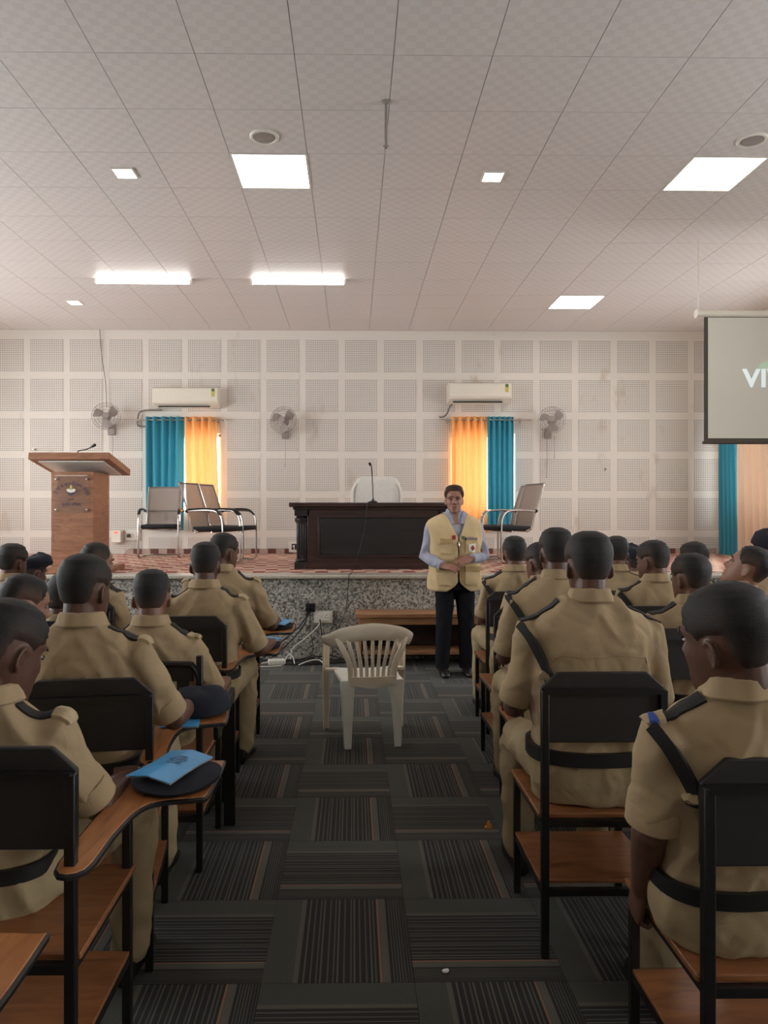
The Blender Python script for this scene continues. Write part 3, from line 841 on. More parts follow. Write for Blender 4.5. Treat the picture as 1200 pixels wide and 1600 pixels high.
# ------------------------------------------------------------------ visitor chairs (cantilever)
def visitor_chair(x, y, facing, label, pads=True):
    r = empty('visitor_chair', (x, y, STAGE_Z+.004), facing, label=label, cat='chair', group='chrome visitor chairs on the stage')   # faces local +y
    w2 = .27
    for s in (-1, 1):
        m = MB(); m.tube(catmull([(s*w2, -.22, .655), (s*w2, .02, .665), (s*w2, .17, .645), (s*w2, .235, .56), (s*w2, .25, .40), (s*w2, .25, .12), (s*w2, .24, .04), (s*w2, .18, .014), (s*w2, .0, .014), (s*w2, -.24, .014)], 6), .0135, 10)
        m.build('side_frame', M['chrome'], r)
        if pads:
            m = MB(); m.tube(catmull([(s*w2, -.20, .672), (s*w2, .02, .682), (s*w2, .15, .666), (s*w2, .215, .61)], 5), .02, 8, round_caps=True, flat=.6); m.build('arm_pad', M['black_plastic'], r)
        m = MB(); m.ball((s*w2, -.23, .655), .022); m.build('end_cap', M['black_plastic'], r)
        m = MB(); m.tube(catmull([(s*.235, -.10, .40), (s*.235, -.19, .46), (s*.235, -.23, .62), (s*.235, -.29, .80), (s*.235, -.36, 1.0)], 5), .011, 8); m.build('back_upright', M['chrome'], r)
    for yy, zz in ((-.24, .014), (.10, .40), (-.12, .40)):
        m = MB(); m.tube([(-w2, yy, zz), (w2, yy, zz)], .011, 8); m.build('cross_tube', M['chrome'], r)
    prof = catmull([(0, -.12, .40), (0, -.20, .46), (0, -.235, .62), (0, -.295, .80), (0, -.365, 1.0)], 5)
    m = MB(); vs = []
    for q in prof:
        for i in range(9): vs.append(((i/8-.5)*.47, q.y-.03*(1-(i/4-1)**2), q.z))
    m.add(vs, [(j*9+i, j*9+i+1, j*9+10+i, j*9+9+i) for j in range(len(prof)-1) for i in range(8)])
    m.build('mesh_back', M['mesh_back'], r, solid=.006, ang=80)
    for k, zt in ((len(prof)-1, 0), (11, 0)):
        q = prof[k]; m = MB(); m.tube(catmull([(-.235, q.y, q.z), (0, q.y-.03, q.z), (.235, q.y, q.z)], 5), .010, 8); m.build('back_rail', M['cord'], r)
    m = MB(); m.box((0, .04, .435), (.49, .46, .06)); o = m.build('seat', M['black_cushion'], r, bev=.025)
    return r


p = at(249, 868, 10.1); visitor_chair(p.x, 10.2, PI+R(6), 'chrome chair with grey back facing the hall beside the lectern')
p = at(333, 880, 8.75); visitor_chair(p.x, 8.85, R(-90-17), 'nearer chrome chair turned sideways in front of the left window')
p = at(357, 878, 9.2); visitor_chair(p.x, 9.35, R(-90-14), 'chrome chair just behind the sideways one at the left window')
p = at(796, 880, 9.1); visitor_chair(p.x, 9.1, R(90+15), 'chrome chair facing left on the stage behind the speaker', False)
p = at(792, 880, 9.65); visitor_chair(p.x, 9.72, R(90+15), 'second chrome chair behind the speaker, hidden by the nearer one', False)

# switch box on the front wall, low
p = at(194, 838, 10.9)
r = empty('switch_box', (p.x, YF, p.z-.09), label='white socket box with red display on the wall beside the lectern', cat='socket box')
B('stabilizer_case', M['white_plastic'], r, (-.10, -.06, .09), (.14, .11, .19), .008); B('red_display', M['red_led'], r, (-.10, -.118, .15), (.05, .006, .025))
B('wall_plate', M['white_plastic'], r, (.12, -.012, .11), (.22, .024, .16), .004)
m = MB(); m.tube(catmull([(.06, -.05, .10), (.08, -.10, .14), (.14, -.10, .13), (.15, -.06, .06), (.10, -.05, -.05), (.0, -.1, -.16), (-.06, -.15, -.24)], 5), .006, 6); m.build('lead', M['cord_white'], r)
B('plug', M['black_plastic'], r, (.06, -.045, .10), (.04, .05, .05), .006)
p = at(459, 858, 10.9)
r = empty('wall_socket', (p.x, YF, STAGE_Z+.02), label='white framed socket low on the stage wall left of the desk', cat='socket')
B('socket_plate', M['white_plastic'], r, (0, -.03, .09), (.15, .03, .17), .005); B('socket_face', M['slot_dark'], r, (.012, -.048, .09), (.09, .008, .09), .003)
m = MB(); m.box((0, -.055, .10), (.03, .03, .03)); m.tube(catmull([(0, -.065, .095), (.02, -.09, .03), (.05, -.07, .004)], 4), .006, 6); m.build('plug', M['white_plastic'], r)
p = at(948, 733, 10.9); m = MB(); m.box((0, -.01, 0), (.022, .02, .045)); m.lathe([(.0, 0), (.012, 0), (.012, .03), (0, .032)], 10, Matrix.Translation((0, -.02, .0)) @ Matrix.Rotation(PI/2, 4, 'X'))
tag(m.build('wall_hook', M['steel'], None, (p.x, YF, p.z)), 'tiny metal hook alone on the perforated wall right of the fan', 'hook')
p = at(52, 702, 10.9); m = MB(); m.box((0, -.01, 0), (.03, .02, .03)); m.lathe([(.0, 0), (.012, 0), (.012, .05), (0, .052)], 10, Matrix.Translation((0, -.02, .0)) @ Matrix.Rotation(PI/2, 4, 'X'))
tag(m.build('wall_hook', M['steel'], None, (p.x, YF, p.z)), 'tiny metal hook on the perforated wall above the lectern left corner', 'hook')

# ------------------------------------------------------------------ projection screen
SY = 7.27
sx0 = at(1100, 600, SY).x; sx1 = sx0+1.85; zt = at(600, 494, SY).z; zb = at(600, 691, SY).z
r = empty('projection_screen', ((sx0+sx1)/2, SY, zb), label='pull-down projection screen with projected lettering hanging at right', cat='projection screen')
W_, H_ = sx1-sx0, zt-zb
m = MB(); m.tube([(-W_/2-.06, 0, H_+.035), (W_/2+.06, 0, H_+.035)], .034, 16); m.build('roller_case', M['ac_white'], r)
for s in (-1, 1):
    m = MB(); m.tube([(s*(W_/2+.055), 0, H_+.035), (s*(W_/2+.085), 0, H_+.035)], .045, 16); m.build('end_cap', M['white_plastic'], r)
    m = MB(); m.tube([(s*(W_/2+.06), 0, H_+.07), (s*(W_/2+.06), 0, ZC-zb)], .008, 8); m.build('hanger_rod', M['white_plastic'], r)
m = MB(); m.box((0, 0, H_/2), (W_, .004, H_)); m.build('screen_border', M['screen_border'], r)
m = MB(); m.box((0, -.004, H_/2+.02), (W_-.08, .003, H_-.05)); m.build('screen_surface', M['screen_cloth'], r)
m = MB(); m.tube([(-W_/2-.01, 0, 0), (W_/2+.01, 0, 0)], .016, 10); m.build('weight_bar', M['screen_border'], r)
p0 = at(1161, 604, SY); hgt = 27/F*SY
text_o = text_mesh('VIV', hgt/.70, M['projected'], r, 'projected_lettering', (p0.x-r.location.x, -.0075, p0.z-zb), extr=.0008, align='LEFT', scale=(1.08, 1, 1), off=.008)
m = MB(); c0 = at(1203, 577, SY); pts = []
for k in range(13): a = PI*k/12; pts.append((.13*math.cos(a), .085*math.sin(a)))
for k in range(13): a = PI-PI*k/12; pts.append((.06+.07*math.cos(a), .03*math.sin(a)-.0))
m.prism(pts, 0, .0012, Matrix.Translation((c0.x-r.location.x, -.0062, c0.z-zb)) @ Matrix.Rotation(PI/2, 4, 'X')); m.build('projected_leaf', M['projected_green'], r)

# ------------------------------------------------------------------ bench, sockets and cables in front of the stage
r = empty('step_bench', (.655, 7.18, 0), label='low wooden step bench against the granite stage front', cat='bench')
B('bench_top', M['bench_wood'], r, (0, 0, .50), (1.27, .36, .04), .006)
B('apron', M['bench_wood'], r, (0, -.15, .445), (1.19, .02, .07), .003)
B('lower_step', M['bench_wood'], r, (.02, -.03, .135), (1.17, .30, .035), .004)
B('back_panel', M['desk_wood'], r, (0, .15, .26), (1.19, .016, .44))
for s in (-1, 1): B('side_panel', M['bench_wood'], r, (s*.59, .01, .24), (.03, .32, .48), .003)
p = at(505, 964, 7.35)
r = empty('power_socket', (p.x, STAGE_Y, p.z), label='white double socket plate on the granite stage front', cat='socket')
B('socket_plate', M['white_plastic'], r, (0, -.008, 0), (.19, .016, .125), .004); B('socket_face', M['paper'], r, (.0, -.02, .0), (.13, .008, .085), .003); B('switch', M['white_plastic'], r, (-.04, -.027, .005), (.035, .008, .05), .002)
m = MB()
for dx, dz in ((0, .02), (-.013, -.006), (.013, -.006)): m.lathe([(0, 0), (.005, 0), (.005, .002), (0, .002)], 8, Matrix.Translation((.035+dx, -.024, dz)) @ Matrix.Rotation(PI/2, 4, 'X'))
m.build('socket_holes', M['slot_dark'], r)
p = at(485, 949, 7.35)
r = empty('power_socket', (p.x, STAGE_Y, p.z), label='black socket box above the white plate on the stage front', cat='socket')
B('socket_case', M['black_plastic'], r, (0, -.025, 0), (.10, .05, .085), .006)
for s in (-1, 1): m = MB(); m.lathe([(0, 0), (.018, 0), (.016, .022), (0, .024)], 12, Matrix.Translation((s*.026, -.05, -.005)) @ Matrix.Rotation(PI/2, 4, 'X')); m.build('plug', M['black_plastic'], r)


def cable(pts, mat, label, rad=.004):
    m = MB(); m.tube(catmull(pts, 6), rad, 6); tag(m.build('cable', mat), label, 'cord', 'cables at the foot of the stage')


bx = p.x
cable([(bx-.02, 7.31, p.z-.04), (bx-.10, 7.32, p.z-.18), (bx-.28, 7.32, .2), (bx-.48, 7.31, .03), (bx-.6, 7.28, .008)], M['cord_black'], 'black cable slanting left from the black socket, upper one', .006)
cable([(bx-.01, 7.31, p.z-.04), (bx-.08, 7.32, p.z-.2), (bx-.24, 7.30, .16), (bx-.40, 7.28, .03), (bx-.5, 7.22, .008)], M['cord_black'], 'black cable slanting left from the black socket, lower one', .006)
cable([(bx+.0, 7.32, p.z-.04), (bx+.0, 7.34, .3), (bx+.03, 7.33, .12), (bx-.02, 7.25, .01)], M['cord_black'], 'black cable hanging straight down from the black socket', .004)
cable([(bx+.10, 7.32, p.z-.12), (bx+.12, 7.33, .25), (bx+.14, 7.32, .1), (bx+.20, 7.2, .01)], M['cord_black'], 'black cable hanging below the white socket plate', .005)
cable([(bx+.12, 7.345, p.z-.12), (bx+.07, 7.31, p.z-.20), (bx-.06, 7.31, .22), (bx-.18, 7.31, .12), (bx-.20, 7.28, .02)], M['cord_white'], 'white cable slanting left from the white socket plate', .006)
for k in range(5):
    yy = 7.12+.03*k; x0 = bx-.27+.1*k
    cable([(x0-.1, yy, .008), (x0+.04, yy+.09, .02+.008*k), (x0+.22, yy+.06, .014), (x0+.34, yy-.02, .01), (x0+.2, yy-.06, .012), (x0, yy-.02, .01)], M['cord_black'], 'loop of black cable heaped on the carpet, '+('first', 'second', 'third', 'fourth', 'fifth')[k]+' from the left', .007)
cable([(bx-.10, 7.05, .01), (bx+.0, 7.08, .045), (bx+.10, 7.1, .05), (bx+.16, 7.04, .012)], M['cord_white'], 'short white cable arching over the black heap', .006)
q = at(432, 1025, 7.1)
r = empty('power_strip', (q.x, 7.12, 0), R(12), label='white power adaptor lying on the carpet left of the cables', cat='power strip')
B('strip_case', M['cord_white'], r, (0, 0, .028), (.17, .10, .05), .01)
m = MB(); m.tube(catmull([(-.08, 0, .03), (-.17, -.03, .02), (-.20, -.09, .01), (-.08, -.12, .01), (.04, -.10, .01)], 5), .007, 6); m.build('lead', M['cord_white'], r)
m = MB(); m.tube(catmull([(.08, 0, .03), (.12, .02, .09), (.16, .0, .07), (.17, -.07, .01)], 5), .006, 6); m.build('lead', M['cord_white'], r)

# litter
p = at(763, 1294, 1); yy = CAM_H*F/(1294-797)
m = MB(); m.prism([(-.02, -.012), (.022, -.01), (.004, .02), (-.012, .012)], 0, .004); m.prism([(-.012, -.01), (.014, -.008), (.0, .014)], .004, .02); m.prism([(-.006, -.006), (.008, -.004), (.0, .008)], .02, .03)
tag(m.build('crumpled_wrapper', M['orange_wrap'], None, (at(763, 1294, yy).x, yy, 0)), 'crumpled orange wrapper on the dark carpet', 'litter')
yy = CAM_H*F/(1521-797)
m = MB(); m.ball((0, 0, .006), (.012, .008, .006), 10, 6); m.ball((.007, .004, .006), (.006, .006, .005), 8, 6)
tag(m.build('paper_scrap', M['paper'], None, (at(696, 1521, yy).x, yy, 0)), 'tiny white paper scrap on the carpet in the foreground', 'litter')

# ------------------------------------------------------------------ white plastic chair in the aisle
r = empty('plastic_chair', (.10, 4.84, 0), R(7), label='white plastic armchair with a slatted back standing in the aisle', cat='chair')
PL = plain('cream_plastic', srgb(226, 214, 192), .42, var=.05, scale=12); PLW = plain('pale_plastic_seat', srgb(228, 226, 216), .4, var=.04, scale=12)
m = MB(); rs = []
for (y, hw, z) in ((-.20, .185, .425), (-.17, .195, .432), (-.05, .205, .428), (.10, .215, .430), (.19, .22, .440), (.225, .21, .425), (.23, .205, .40)):
    rs.append([Vector((hw*(i/8-.5)*2, y, z-.012*(1-abs(i/4-1)**2))) for i in range(9)]+[Vector((hw*(1-i/8*2), y-.004, z-.022)) for i in range(9)])
m.rings(rs); m.build('seat', PLW, r)
arch = catmull([(-.285, .20, .625), (-.290, .05, .655), (-.270, -.10, .680), (-.18, -.19, .728), (0, -.225, .752), (.18, -.19, .728), (.270, -.10, .680), (.290, .05, .655), (.285, .20, .625)], 6)
nA = len(arch); rad = []
m = MB(); rs = []
for i, q in enumerate(arch):
    s = abs(i/(nA-1)-.5)*2; hh = .056-.030*s; tilt = .5*s
    rs.append([q+Vector((0, 0, 0))+Vector((q.x*.22*math.cos(a)*.25, -.012*math.sin(a)-(.01 if False else 0)-.10*0, hh*math.cos(a)))+Vector((math.copysign(.014, q.x)*math.sin(a)*s, 0, 0)) for a in [k*PI/5 for k in range(10)]])
m.rings(rs); m.build('back_rim', PL, r)
for k in range(7):
    u = (k-3)/3.
    m = MB(); m.tube(catmull([(u*.165, -.205+.012*abs(u), .715), (u*.142, -.212, .63), (u*.115, -.205, .53), (u*.108, -.195, .44)], 5), .0055, 10, flat=2.2, up=(1, 0, 0)); m.build('back_slat', PL, r)
for s in (-1, 1):
    m = MB(); m.tube(catmull([(s*.225, -.165, .705), (s*.195, -.20, .64), (s*.150, -.205, .54), (s*.140, -.195, .42)], 5), [.008]*16, 10, flat=2.4, up=(1, 0, 0)); m.build('back_stile', PL, r)
m = MB(); rs = []
for i in range(11):
    x = (i/10-.5)*.30; y = -.205-.012*(1-(i/5-1)**2)
    rs.append([Vector((x, y-.008, .458)), Vector((x, y+.008, .458)), Vector((x*.98, y+.01, .385+.02*abs(i/5-1))), Vector((x*.98, y-.008, .385+.02*abs(i/5-1)))])
m.rings(rs); m.build('back_apron', PL, r)


def angle_leg(top, bot, wt, wb, sx, sy):
    """L-section moulded leg tapering to the foot"""
    rs = []
    for k in range(8):
        s = k/7; c = Vector(top).lerp(Vector(bot), s); wd = wt+(wb-wt)*s**.7; th = .010
        rs.append([c+Vector((0, 0, 0)), c+Vector((-sx*wd, 0, 0)), c+Vector((-sx*wd, -sy*th, 0)), c+Vector((-sx*th, -sy*th, 0)), c+Vector((-sx*th, -sy*wd, 0)), c+Vector((0, -sy*wd, 0))])
    m = MB(); m.rings(rs); return m


for s in (-1, 1):
    angle_leg((s*.205, -.205, .435), (s*.185, -.235, 0), .10, .044, s, -1).build('leg', PLW, r, bev=.004)
    angle_leg((s*.295, .215, .64), (s*.285, .235, 0), .052, .042, s, 1).build('leg', PL, r, bev=.004)
    m = MB(); m.tube(catmull([(s*.29, .215, .635), (s*.285, .10, .655), (s*.28, -.02, .675)], 5), .007, 10, flat=.8, up=(0, 0, 1))
    rs = [[Vector((s*(.262+.03*math.cos(a)), y, z+.008*math.sin(a))) for a in [k*PI/5 for k in range(10)]] for y, z in ((.225, .63), (.20, .645), (.10, .66), (-.02, .682), (-.08, .695))]
    m.rings(rs); m.build('armrest', PL, r)
    B('seat_bracket', PL, r, (s*.235, .16, .43), (.08, .05, .02), .004)

# ------------------------------------------------------------------ steel and plywood lecture chairs
SEAT_Z = .49


def lecture_chair(label, tablet, slotted=False):
    r = empty('lecture_chair', (0, 0, 0), label=label, cat='chair')
    W2 = .205; hb = .92
    sq = .026
    for s in (-1, 1):
        B('rear_post', M['steel_black'], r, (s*W2, 0, hb/2), (sq, sq, hb), .003)
        tall = tablet and s > 0 and not slotted
        hz = .685 if tall else .475
        B('leg', M['steel_black'], r, (s*W2, .42, hz/2), (sq, sq, hz), .003)
        B('side_rail', M['steel_black'], r, (s*W2, .21, .462), (.022, .394, .022))
        B('side_rail', M['steel_black'], r, (s*W2, .21, .225), (.022, .394, .022))
    for y, z in ((0, .462), (.42, .462), (0, .225), (.42, .225)): B('cross_rail', M['steel_black'], r, (0, y, z), (2*W2-sq, .022, .022))
    B('seat', M['seat_wood'], r, (0, .225, .482), (.45, .43, .018), .004)
    B('book_shelf', M['seat_wood'], r, (0, .22, .243), (.43, .38, .012), .002)
    if slotted:
        m = MB(); m.tube(catmull([(-W2, 0, .60), (-W2, 0, .80), (-W2+.03, -.005, .875), (-W2+.07, -.008, .885), (W2-.07, -.008, .885), (W2-.03, -.005, .875), (W2, 0, .80), (W2, 0, .60)], 5), .014, 8); m.build('back_frame', M['steel_black'], r)
        B('backrest', M['board_black'], r, (0, .004, .845), (.36, .016, .07), .004)
        for k in range(4): B('back_slat', M['board_black'], r, (-.135+.09*k, .004, .72), (.055, .012, .19), .003)
        B('back_rail', M['steel_black'], r, (0, 0, .62), (.38, .02, .022))
    else:
        B('back_rail', M['steel_black'], r, (0, -.004, .915), (.41, .02, .018))
        m = MB(); m.prism([(-.215, .735), (.215, .735), (.215, .925), (.155, .978), (-.155, .978), (-.215, .925)], -.008, .010, Matrix.Rotation(PI/2, 4, 'X'))
        m.build('backrest', M['board_black'], r, (0, .018, 0), bev=.004)
    if slotted:
        m = MB(); m.box((0, 0, 0), (.022, .44, .06), Matrix.Translation((.262, .28, .60)) @ Matrix.Rotation(R(9), 4, 'X')); m.build('folded_tablet', M['board_edge'], r, bev=.004)
        B('leg', M['steel_black'], r, (.255, .45, .30), (.055, .026, .60), .003)
    elif tablet:
        m = MB()
        edge = [(.18, -.02), (.245, -.02), (.250, .16), (.268, .31), (.32, .37), (.415, .39), (.44, .42), (.44, .67), (.415, .695), (.22, .695), (.185, .66), (.178, .45), (.17, .20)]
        E = [(q.x, q.y) for q in catmull([(a, b, 0) for a, b in edge], 4, True)]
        m.prism(E, .690, .706); tb_ = m.build('tablet', M['tablet_wood'], r, bev=.002)
        m = MB(); m.tube([(a, b, .696) for a, b in E], .008, 6, True); m.build('edge_band', M['board_edge'], tb_)
        m = MB(); m.tube([(W2, .42, .675), (.40, .58, .675)], .010, 8); m.tube([(W2, 0, .675), (W2, .42, .675)], .010, 8); m.build('tablet_bracket', M['steel_black'], r)
    return r


left_proto = lecture_chair('x', True); right_proto = lecture_chair('x', False); slot_proto = lecture_chair('x', True, True)
used = set()


def place_chair(kind, cx, y, label, rz=0):
    p_ = {'L': left_proto, 'R': right_proto, 'S': slot_proto}[kind]
    o = p_ if kind not in used else copy_tree(p_); used.add(kind)
    o.location = (cx, y, 0); o.rotation_euler = (0, 0, rz)
    o['label'] = label; o['group'] = 'black framed lecture chairs'
    return o


CH = [
    ('L', -1.045, .72, 'lecture chair at the bottom left corner, only its bare writing tablet in view'),
    ('L', -.87, 1.69, 'black lecture chair nearest the camera on the left, blue folder on its tablet'),
    ('L', -.885, 2.37, 'second lecture chair along the left of the aisle, folder under a beret', R(8)),
    ('S', -.86, 3.05, 'third left lecture chair, with a slotted back'),
    ('L', -.885, 3.78, 'fourth lecture chair along the left of the aisle, broad dark back'),
    ('L', -.86, 4.50, 'fifth and farthest lecture chair along the left of the aisle'),
    ('R', 1.0, 1.59, 'black lecture chair nearest the camera on the right'),
    ('R', .865, 2.45, 'lecture chair on the right with its brown seat and shelf in full view'),
    ('R', 1.0, 3.38, 'third right lecture chair along the aisle, one row beyond the belted man'),
    ('R', 1.035, 4.14, 'fourth right lecture chair along the aisle'),
    ('R', 1.13, 4.90, 'farthest right lecture chair along the aisle, near the speaker'),
    ('L', -1.50, 2.82, 'left second column chair under the man in camouflage, mostly hidden'),
    ('L', -1.42, 3.62, 'left second column chair with a dark back beside the tall cropped head'),
    ('L', -1.72, 4.50, 'left second column chair in front of the lectern'),
    ('R', 1.64, 3.36, 'right second column chair with dark back beside the near seated man'),
    ('R', 1.76, 4.15, 'right second column chair, third from the front'),
    ('R', 1.88, 4.95, 'right second column chair nearest the stage'),
    ('R', 2.16, 3.62, 'right third column chair under the man with tilted head'),
    ('R', 2.38, 4.55, 'right third column chair nearer the stage'),
    ('R', 1.80, 2.42, 'right edge chair beside the near seated man, partly cut off'),
    ('L', -2.42, 4.95, 'far left lecture chair by the capped man'),
]
for c in CH: place_chair(*c)


# ------------------------------------------------------------------ berets and folders on the tablets
def beret(x, y, z, rx, ry, h, label, rz=0, rim=True):
    r = empty('beret', (x, y, z), rz, label=label, cat='beret', group='navy berets on the writing tablets')
    m = MB(); rs = []
    for (f, zz) in ((.80, .0), (.97, .008), (1.0, .02), (.94, h*.62), (.72, h*.9), (.35, h), (.05, h*1.0)):
        rs.append([Vector((rx*f*math.cos(a)*(1+.03*math.sin(3*a+zz*40)), ry*f*math.sin(a), zz+.006*math.sin(2*a+1)*(zz > .01))) for a in [k*2*PI/28 for k in range(28)]])
    m.rings(rs); m.build('crown', M['navy_felt'], r, ang=80)
    m = MB(); m.tube([(rx*.86*math.cos(k*PI/14), ry*.86*math.sin(k*PI/14), .008) for k in range(28)], .008, 8, True); m.build('leather_band', M['leather'], r)
    return r


def folder(x, y, z, w_, h_, rz, label, tilt=0, bend=.006, tip=(0, 0)):
    r = empty('folder', (x, y, z), rz, label=label, cat='folder', group='blue folders on the writing tablets')
    r.rotation_euler = (tip[0], tip[1], rz)
    m = MB(); n_ = 10; vs = []
    for zz in (.004, .0055):
        for j in range(n_+1):
            for i in range(n_+1):
                u, v = i/n_-.5, j/n_-.5
                vs.append((u*w_, v*h_, zz+bend*(1-abs(2*u))*1.0+.004*math.sin(v*5+u*3)*.5))
    N = (n_+1)**2; q = n_+1
    fs = [(j*q+i, j*q+i+1, (j+1)*q+i+1, (j+1)*q+i) for j in range(n_) for i in range(n_)]
    fs += [tuple(a+N for a in reversed(f)) for f in fs]
    m.add(vs, fs); m.build('cover', M['folder'], r, ang=20)
    m = MB(); vs2 = [(a*.985, b*.985, c-.004) for a, b, c in vs]; m.add(vs2, fs); m.build('pages', M['paper'], r, ang=20)
    pr = MB()
    for k in range(5):
        yy = h_*(.22-.055*k); L = w_*(.25+.15*((k*7) % 3)/2)
        pr.box((0.01, yy, .0066+bend*.88+.004*math.sin(yy/h_*5)*.5), (L, .0035, .0006))
    pr.build('printed_lines', M['ink'], r)
    return r


TZ = .7075
beret(-.545, 2.20, TZ, .135, .145, .035, 'flat navy beret under the blue folder on the nearest left tablet')
folder(-.56, 2.20, TZ+.041, .155, .235, R(-20), 'creased bright blue folder lying on a beret, nearest on the left', bend=.012)
beret(-.625, 2.93, TZ+.008, .12, .12, .10, 'puffy navy beret heaped on the second left tablet')
folder(-.68, 2.83, TZ, .15, .19, R(8), 'blue folder half hidden under the puffy navy beret', bend=.0)
beret(-.56, 4.33, TZ, .12, .13, .03, 'navy beret under the blue folder on the fourth left tablet')
folder(-.555, 4.34, TZ+.036, .16, .22, R(-22), 'blue folder lying on a beret on the fourth left tablet', bend=.004)
beret(-.55, 5.05, TZ, .125, .13, .03, 'dark beret under the farthest blue folder near the stage')
folder(-.545, 5.06, TZ+.036, .19, .22, R(-10), 'farthest blue folder, on the tablet nearest the stage', bend=.004)


# ------------------------------------------------------------------ people
def remesh(mb, voxel, smooth=3, fac=.5):
    me = mb.mesh('tmp'); o = bpy.data.objects.new('tmp', me); col.objects.link(o)
    md = o.modifiers.new('r', 'REMESH'); md.mode = 'VOXEL'; md.voxel_size = voxel
    if smooth:
        s = o.modifiers.new('s', 'SMOOTH'); s.iterations = smooth; s.factor = fac
    dg = bpy.context.evaluated_depsgraph_get()
    out = bpy.data.meshes.new_from_object(o.evaluated_get(dg))
    bpy.data.objects.remove(o); bpy.data.meshes.remove(me)
    out.polygons.foreach_set('use_smooth', [True]*len(out.polygons))
    return out


def coords(me):
    a = np.empty(len(me.vertices)*3); me.vertices.foreach_get('co', a); return a.reshape(-1, 3)


def normals(me):
    a = np.empty(len(me.vertices)*3); me.vertices.foreach_get('normal', a); return a.reshape(-1, 3)


def set_coords(me, a): me.vertices.foreach_set('co', a.ravel()); me.update()


def wrinkle(me, amp, seed, zs=(6, 6, 3.2)):
    c, n = coords(me), normals(me)
    d = np.empty(len(c)); off = seed*3.17
    for i in range(len(c)):
        x, y, z = c[i]
        wv_ = noise.noise(Vector((x*2.2+off, y*2, z*2.2)))*.9
        k = noise.noise(Vector((x*zs[0]+off+abs(x)*3, y*zs[1], z*zs[2]*2.2+abs(x)*9+wv_)))
        q = noise.noise(Vector((x*7+z*10+off, y*9, z*5-x*7+wv_)))
        d[i] = amp*(.9-abs(k)*3.4-max(0, .28-abs(q))*1.6)
    set_coords(me, c+n*d[:, None])


def join_meshes(meshes):
    bm = bmesh.new()
    for m_ in meshes: bm.from_mesh(m_)
    me = bpy.data.meshes.new('body'); bm.to_mesh(me); bm.free()
    for m_ in meshes: bpy.data.meshes.remove(m_)
    me.polygons.foreach_set('use_smooth', [True]*len(me.polygons))
    return me


HEAD = [(-.012, .018, .068, .030), (.0, .030, .080, .010), (.014, .042, .088, -.015), (.038, .056, .088, -.045), (.062, .064, .087, -.066), (.088, .069, .086, -.080), (.112, .0715, .085, -.090), (.136, .074, .087, -.097),
        (.160, .0755, .083, -.099), (.182, .072, .070, -.093), (.202, .060, .049, -.077), (.216, .041, .022, -.052), (.225, .016, -.005, -.026)]
_HZ = np.array([h[0] for h in HEAD])


def head_ring(z):
    return [float(np.interp(z, _HZ, [h[k] for h in HEAD])) for k in (1, 2, 3)]


def head_pt(th, z, off=0.0):
    """th = 0 at the nose, growing towards the right ear (+x)"""
    w_, yf, yb = head_ring(z)
    yc, ry = (yf+yb)/2, (yf-yb)/2
    e = 2/2.25
    c, s = math.cos(th), math.sin(th)
    x = (w_+off)*math.copysign(abs(s)**e, s); y = yc+(ry+off)*math.copysign(abs(c)**e, c)
    return Vector((x, y, z+(off if z > .2 else off*.3*(z-.1)/.1)))


def hairline(ph, recede=0):
    """height of the hair edge at angle ph (0 front .. pi back)"""
    a = math.degrees(ph)
    return float(np.interp(a, [0, 30, 48, 62, 78, 88, 112, 124, 145, 180], [.184+recede, .186+recede, .172+recede*.6, .142, .118, .134, .136, .092, .064, .056]))


def add_head(mb, T, ears=True):
    rs = []
    for i in range(27):
        z = -.012+.237*i/26
        rs.append([T @ head_pt(2*PI*j/30, z) for j in range(30)])
    mb.rings(rs)
    mb.ball((0, 0, 0), (.012, .012, .012), T=T @ Matrix.Translation((0, .094, .082)))           # nose tip
    mb.tube([T @ Vector(q) for q in ((0, .080, .125), (0, .090, .105), (0, .101, .084))], [.007, .009, .011], 10, round_caps=True)
    for s in (-1, 1):
        mb.ball((0, 0, 0), (.009, .010, .008), 10, 6, T=T @ Matrix.Translation((s*.012, .089, .079)))
        if ears:
            E = T @ Matrix.Translation((s*.0725, -.012, .100)) @ Matrix.Rotation(s*R(20), 4, 'Z') @ Matrix.Rotation(R(-12), 4, 'X') @ Matrix.Scale(.80, 4)
            mb.ball((0, 0, 0), (.007, .017, .031), 12, 10, T=E)
            rim = [E @ Vector((s*.006, .0195*math.cos(a), .032*math.sin(a)-.001)) for a in [k*PI/9-PI*.42 for k in range(-9, 8)]]
            mb.tube([E @ Vector((s*.006, -.019*math.cos(a), .031*math.sin(a))) for a in [R(-70)+R(200)*k/12 for k in range(13)]], .0055, 8, round_caps=True)
            mb.ball((0, 0, 0), (.007, .008, .010), 8, 6, T=E @ Matrix.Translation((s*.002, .004, -.030)))


def sculpt_face(me, T):
    Ti = T.inverted(); c = coords(me); A = np.array(Ti)
    h = c @ A[:3, :3].T+A[:3, 3]
    dy = np.zeros(len(h)); fr = (h[:, 1] > .03)
    g = lambda x0, z0, sx, sz: np.exp(-((h[:, 0]-x0)/sx)**2-((h[:, 2]-z0)/sz)**2)
    for s in (-1, 1):
        dy -= .014*g(s*.032, .117, .018, .012)
        dy += .006*g(s*.032, .136, .026, .008)
        dy += .005*g(s*.045, .088, .020, .018)
        dy -= .004*g(s*.028, .062, .010, .02)
    dy += .006*g(0, .054, .022, .006)+.006*g(0, .039, .019, .006)-.005*g(0, .0465, .024, .0028)
    dy += .005*g(0, .012, .018, .014)-.003*g(0, .026, .02, .006)
    h[:, 1] += dy*fr
    Tm = np.array(T); set_coords(me, h @ Tm[:3, :3].T+Tm[:3, 3])


